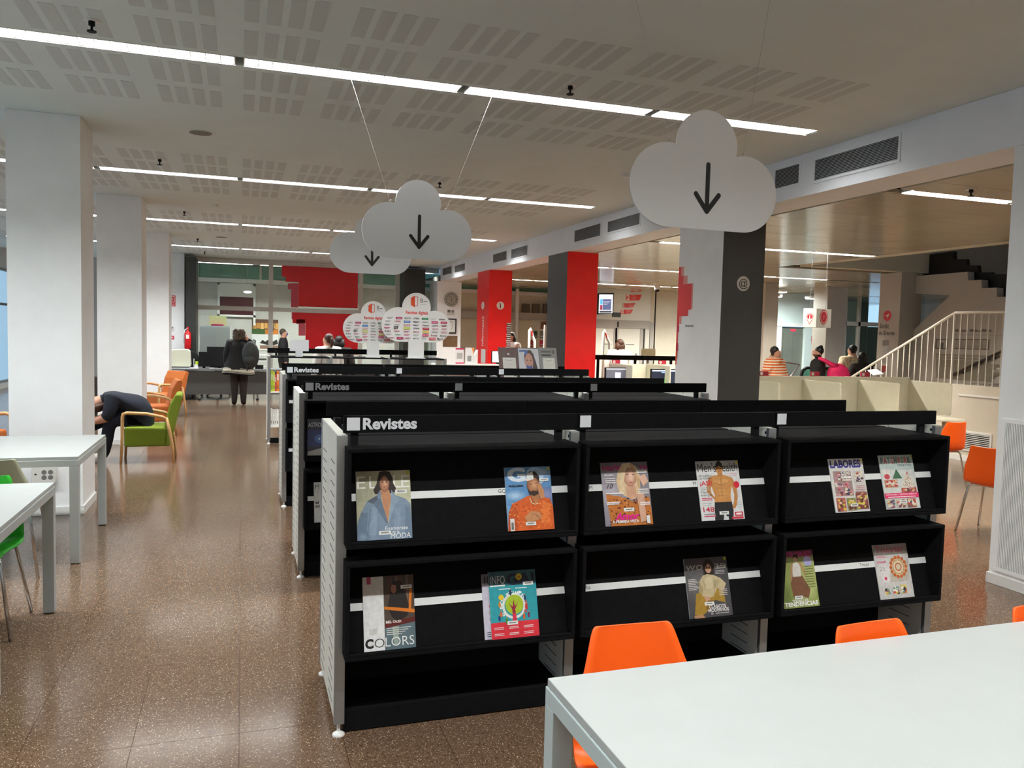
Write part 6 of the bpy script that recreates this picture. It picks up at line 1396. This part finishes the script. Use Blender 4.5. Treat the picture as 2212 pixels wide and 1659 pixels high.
def person(loc, rz, h, label, top, bottom, hair='dark', style='short', pose=None, radii=None, sleeve=None, shoe=None, unit=True, turn=0, extra=None):
    J = {k: Vector(v)*h for k, v in J0.items()}; R = {k: v*h for k, v in R0.items()}
    if pose:
        for k, v in pose.items(): J[k] = Vector(v)*(h if unit else 1)
    if radii:
        for k, v in radii.items(): R[k] = v*h
    sleeve = sleeve or top; shoe = shoe or BLACK2
    names = list(J); idx = {n: i for i, n in enumerate(names)}
    me = bpy.data.meshes.new('body'); me.from_pydata([J[n] for n in names], [(idx[a], idx[b]) for a, b, _ in BONES], [])
    ob = bpy.data.objects.new('body', me); COL.objects.link(ob)
    ob.modifiers.new('skin', 'SKIN'); sd = me.skin_vertices[0].data
    for n in names:
        k = n if n in R else n[:-1]; sd[idx[n]].radius = (R[k], R[k]*(.66 if n in ('pelvis', 'spine', 'chest') else 1)); sd[idx[n]].use_root = (n == 'pelvis')
    sb_ = ob.modifiers.new('sub', 'SUBSURF'); sb_.levels = 2; sb_.render_levels = 2
    dg = bpy.context.evaluated_depsgraph_get(); m2 = bpy.data.meshes.new_from_object(ob.evaluated_get(dg))
    V = [tuple(v.co) for v in m2.vertices]; F = [tuple(p.vertices) for p in m2.polygons]
    bpy.data.objects.remove(ob); bpy.data.meshes.remove(me); bpy.data.meshes.remove(m2)
    keys = ['top', 'bottom', 'skin', 'sleeve', 'shoe']; ms = [top, bottom, SKIN, sleeve, shoe, EYE, LIP]
    segs = [(J[a], J[b], R.get(a, R.get(a[:-1])), R.get(b, R.get(b[:-1])), keys.index(c)) for a, b, c in BONES]
    mb = MB(); mb.v = list(V); mb.f = list(F); cen = [sum((Vector(V[i]) for i in f), Vector())/len(f) for f in F]
    for c in cen:
        best = None; up_ = (J['ht']-J['hl']).normalized(); head = (c-J['neck']).dot(up_) > .3*R['neck'] and (c-(J['hl']+J['ht'])/2).length < 2.0*R['hl']
        for a, b, ra_, rb_, m in (segs[3:5] if head else segs):
            d = b-a; u = max(0, min(1, (c-a).dot(d)/d.length_squared)); q = (c-(a+d*u)).length/(ra_+(rb_-ra_)*u)
            if m == 2 and a is segs[2][0] and u < .72: m_ = 0
            else: m_ = m
            if best is None or q < best[0]: best = (q, m_)
        mb.m.append(best[1])
    # head features
    hc = (J['hl']+J['ht'])/2; ax = (J['ht']-J['hl']).normalized(); fwd = Vector((0, -1, 0)); fwd = Matrix.Rotation(turn, 3, 'Z') @ fwd
    fwd = (fwd-ax*fwd.dot(ax)); fwd = fwd.normalized() if fwd.length > .1 else Vector((0, 0, -1)); side = fwd.cross(ax).normalized(); r = R['hl']*.87
    for s in (-1, 1):
        mb.ell(hc+fwd*r*.86+side*s*r*.36+ax*r*.12, r*.13, r*.13, r*.10, 8, 6, 5); mb.ell(hc+side*s*r*.98-ax*r*.05, r*.12, r*.2, r*.28, 8, 6, 2)
    mb.ell(hc+fwd*r*1.0-ax*r*.18, r*.16, r*.22, r*.28, 8, 6, 2); mb.ell(hc+fwd*r*.88-ax*r*.62, r*.28, r*.10, r*.07, 8, 6, 6)
    for s in 'rl':
        w, hnd = J['wr'+s], J['ha'+s]; d = (hnd-w).normalized(); sd_ = d.cross(Vector((0, 1, .2))).normalized(); k_ = h*.011
        for i in range(4):
            b = hnd+d*h*.012+sd_*k_*(i-1.5); L = h*(.032, .037, .035, .028)[i]; bend = Vector((0, -.35, 0))
            mb.tube([b, b+d*L*.5, b+(d+bend).normalized()*L], [h*.0056, h*.0052, h*.004], 6, 2)
        b = hnd-d*h*.004+sd_*k_*2.0*(1 if s == 'r' else -1); mb.tube([b, b+(d*.7+sd_*(.7 if s == 'r' else -.7)).normalized()*h*.026], [h*.006, h*.0045], 6, 2)
    t = thing('person', loc, label, 'person', rz, None)
    mb.build('body', ms, t, smooth=True)
    hm = HAIRC[hair]; hb = MB()
    bk = -fwd
    hb.ell(hc+bk*r*.40+ax*r*.34, r*1.06, r*1.06, r*1.10, 16, 10); hb.ell(hc+bk*r*.55-ax*r*.40, r*.85, r*.62, r*.75, 12, 8)
    if style in ('long', 'mid'):
        L = r*(2.6 if style == 'long' else 1.5)
        for s in (-1, -.5, 0, .5, 1): hb.tube([hc+bk*r*(.75-.35*abs(s))+side*s*r*.85+ax*r*.4, hc+bk*r*(.95-.3*abs(s))+side*s*r*1.0-ax*r*.7, hc+bk*r*(1.0-.2*abs(s))+side*s*r*.95-ax*L], [r*.5, r*.55, r*.3], 8)
    if style == 'pony': hb.tube([hc+bk*r*1.0+ax*r*.5, hc+bk*r*1.7+ax*r*.2, hc+bk*r*1.7-ax*r*1.0, hc+bk*r*1.5-ax*r*1.7], [r*.3, r*.42, r*.4, r*.15], 10)
    if style == 'bun': hb.ell(hc+bk*r*.6+ax*r*1.25, r*.5, r*.5, r*.45, 10, 8)
    if style == 'curly':
        for i in range(60):
            g = random.uniform(0, 6.28); e_ = random.uniform(-1.3, 1.1); q = hc+bk*r*.35+(side*math.cos(g)+bk*abs(math.sin(g))*.9)*r*1.15+ax*r*e_; hb.ell(q, r*.6, r*.6, r*.6, 8, 6)
    hb.build('hair', hm, t, smooth=True)
    if extra: extra(t, J, R, h, fwd, side, ax, hc, r)
    return t
CBLK = mat('cloth_black', (22, 21, 22), .85, noise=(60, .2), bump=.2); CBRN = mat('cloth_dark_brown', (38, 30, 28), .85, noise=(60, .2)); CNVY = mat('cloth_navy', (18, 24, 38), .85, noise=(60, .2), bump=.2)
CWHT = mat('cloth_white', (222, 220, 214), .85, noise=(60, .05)); CGRY = mat('cloth_grey', (90, 88, 84), .85, noise=(60, .1)); CJEAN = mat('cloth_denim', (50, 60, 82), .85, noise=(60, .15)); SHOEW = mat('shoe_white', (215, 212, 204), .6, noise=(40, .05))
# 1 woman at the counter, seen from behind
def coat(t, J, R, h, *_):
    hem = .40*h; mb = MB(); pr = [(.195, hem), (.192, hem+.03), (.165, .55*h), (.140, .66*h), (.132, .74*h), (.112, .80*h), (.045, .84*h)]
    def ring(mbx, prf, n=20, wav=.0):
        vs = []; fs = []
        for i, (r_, z) in enumerate(prf):
            for k in range(n): g = 2*math.pi*k/n; w = 1+.05*math.sin(3*g+1)*(1 if i < 2 else .4); dz = .02*math.sin(2*g)*(1 if i < 2 else 0); vs.append((r_*h*1.0*w*math.cos(g), r_*h*.80*w*math.sin(g), z+dz))
        for i in range(len(prf)-1):
            for k in range(n): fs.append((i*n+k, i*n+(k+1) % n, (i+1)*n+(k+1) % n, (i+1)*n+k))
        mbx.add(vs, fs); return mbx
    c = ring(MB(), pr).build('cape', CBLK, t, smooth=True, solid=.01)
    for k, (z0, z1) in enumerate(((hem+.025, hem+.035), (hem+.05, hem+.11), (hem+.125, hem+.135))): ring(MB(), [(.199-(z0-hem)*.14, z0), (.199-(z1-hem)*.14, z1)]).build('hem_stripe', mat('hem_cream', (205, 200, 180), .85), c, smooth=True, solid=.008)
wx = onY(516, 870, 18.15)
person((wx.x, 18.15, 0), math.pi, 1.66, 'woman in a black cape with striped hem at the counter, back to the camera', CBLK, CBRN, 'ash', 'curly',
       dict(elr=(-.215,.0,.735), wrr=(-.115,.02,.845), har=(-.075,.015,.875), wrl=(.16,-.03,.50), hal=(.165,-.04,.46)), extra=coat)
bp = onY(541, 768, 17.92); t = thing('backpack', (bp.x, 17.92, .86), 'dark grey backpack worn by the woman at the counter', 'backpack')
BPM = mat('backpack_grey', (44, 48, 46), .6, noise=(30, .15), bump=.2)
MB().ell((bp.x, 17.94, 1.08), .18, .11, .29, 16, 12).build('bag', BPM, t, world=True, smooth=True); MB().ell((bp.x-.01, 17.87, .98), .125, .055, .10, 14, 10).build('front_pocket', BPM, t, world=True, smooth=True)
MB().tube([(bp.x+.08, 17.98, 1.28), (bp.x+.10, 18.06, 1.38), (bp.x+.06, 18.16, 1.40)], .018, 6).build('strap', BPM, t, world=True, smooth=True); MB().tube([(bp.x-.08, 17.9, .9), (bp.x-.06, 17.88, .75)], .015, 6).build('strap', BPM, t, world=True)
# 2 reader bent over in the green armchair
person((-1.02, 10.74, 0), math.radians(-88), 1.66, 'person in dark clothes sitting bent right over in the lime green armchair', CNVY, CNVY, 'brown', 'long',
       dict(pelvis=(0,-.02,.56), spine=(0,-.16,.67), chest=(0,-.38,.76), neck=(0,-.53,.75), hl=(0,-.62,.71), ht=(0,-.72,.66), shr=(-.17,-.42,.76), shl=(.17,-.42,.76), elr=(-.20,-.46,.56), ell=(.20,-.48,.55), wrr=(-.13,-.62,.50), wrl=(.13,-.62,.50), har=(-.09,-.70,.50), hal=(.09,-.70,.50),
            hipr=(-.10,-.06,.53), hipl=(.10,-.06,.53), knr=(-.12,-.48,.53), knl=(.12,-.46,.52), anr=(-.04,-.66,.42), anl=(.10,-.52,.09), tor=(.0,-.78,.36), tol=(.10,-.66,.045)), sleeve=SKIN, shoe=SHOEW, unit=False, radii=dict(pelvis=.14, spine=.13, chest=.135))
# others
def at_head(px, py, Y): q = onY(px, py, Y); return (q.x, Y, 0), q.z
def mask(col):
    def f(t, J, R, h, fwd, side, ax, hc, r): MB().ell(hc+fwd*r*.35-ax*r*.35, r*.85, r*.85, r*.6, 12, 8).build('face_mask', col, t, smooth=True)
    return f
l_, z_ = at_head(613, 707, 21.1); person(l_, math.radians(85), z_, 'person in a black jacket and blue mask seen beyond the counter', CBLK, CBRN, 'ash', 'short', extra=mask(mat('mask_blue', (70, 110, 215), .7)))
l_, z_ = at_head(709, 716, 14.3); person(l_, math.radians(-150), z_, 'woman with a brown ponytail and white top in front of the red film', CWHT, CBRN, 'brown', 'pony')
l_, z_ = at_head(733, 721, 15.2); person(l_, math.radians(-200), z_, 'dark-haired person in a dark top beside the woman with the ponytail', CBRN, CBRN, 'dark', 'mid')
l_, z_ = at_head(1338, 729, 15.6); person(l_, math.radians(165), z_, 'woman with long brown hair and white shirt between the red front and the screen', CWHT, CJEAN, 'brown', 'long', turn=.5)
l_, z_ = at_head(1104, 714, 18.2); person(l_, math.radians(-60), z_, 'dark-haired person in white half hidden behind the red column', CWHT, CGRY, 'dark', 'long')
STR = shader_stripe('orange_white_stripes', (214, 92, 30), (226, 214, 190), 6.4)
def collar(t, J, R, h, fwd, side, ax, hc, r): MB().lathe([(.075*h, .79*h), (.05*h, .825*h), (.036*h, .845*h)], 16).build('collar', mat('cloth_orange', (225, 110, 20), .85), t, smooth=True)
l_, z_ = at_head(1676, 744, 12.3); person(l_, math.radians(22), z_, 'smiling woman in an orange and white striped jumper', STR, CJEAN, 'dark', 'short', dict(ell=(.19,-.01,.65), wrl=(.25,-.09,.54), hal=(.265,-.115,.50), elr=(-.19,.01,.63), wrr=(-.2,-.02,.5), har=(-.2,-.03,.46)), radii=dict(chest=.165, spine=.155, pelvis=.155), extra=collar, turn=.9)
l_, z_ = at_head(1768, 744, 12.2); person(l_, math.radians(-140), z_, 'dark-clothed person with tied hair carrying the pink bag', CBLK, CBRN, 'black', 'bun', dict(elr=(-.17,-.02,.64), ell=(.17,.0,.63)))
q = onY(1812, 800, 12.0); t = thing('shoulder_bag', (q.x, 12.0, .72), 'bright pink slouchy shoulder bag with a wide strap', 'bag'); PK = mat('bag_pink', (238, 40, 105), .7, noise=(12, .15), bump=.3, bscale=20)
MB().ell((q.x, 12.0, q.z-.09), .25, .12, .21, 16, 10, rot=Matrix.Rotation(.5, 3, 'Y')).build('bag', PK, t, world=True, smooth=True)
a = onY(1768, 776, 12.02); MB().tube([(a.x, 12.02, a.z+.02), (a.x+.1, 11.98, a.z-.02), (a.x+.25, 11.97, a.z-.09), (q.x-.08, 11.98, q.z+.06)], [.03, .035, .045, .06], 8).build('strap', PK, t, world=True, smooth=True)
FLO = mat('floral_cloth', (214, 200, 170), .85, noise=(26, .45))
l_, z_ = at_head(1842, 741, 13.2); person(l_, math.radians(170), z_, 'person in a cream floral shirt, back to the camera', FLO, CBRN, 'black', 'short')
l_, z_ = at_head(1862, 757, 12.7); person(l_, math.radians(175), z_, 'person with very long dark hair in front of the floral shirt', CBRN, CBRN, 'black', 'long')

for m_ in bpy.data.materials:                      # screens and tubes glow; the lamps themselves carry the light
    if m_.name == 'lamp_tube' or m_.name.startswith('screen_'): m_.cycles.emission_sampling = 'NONE'
bpy.context.view_layer.update()
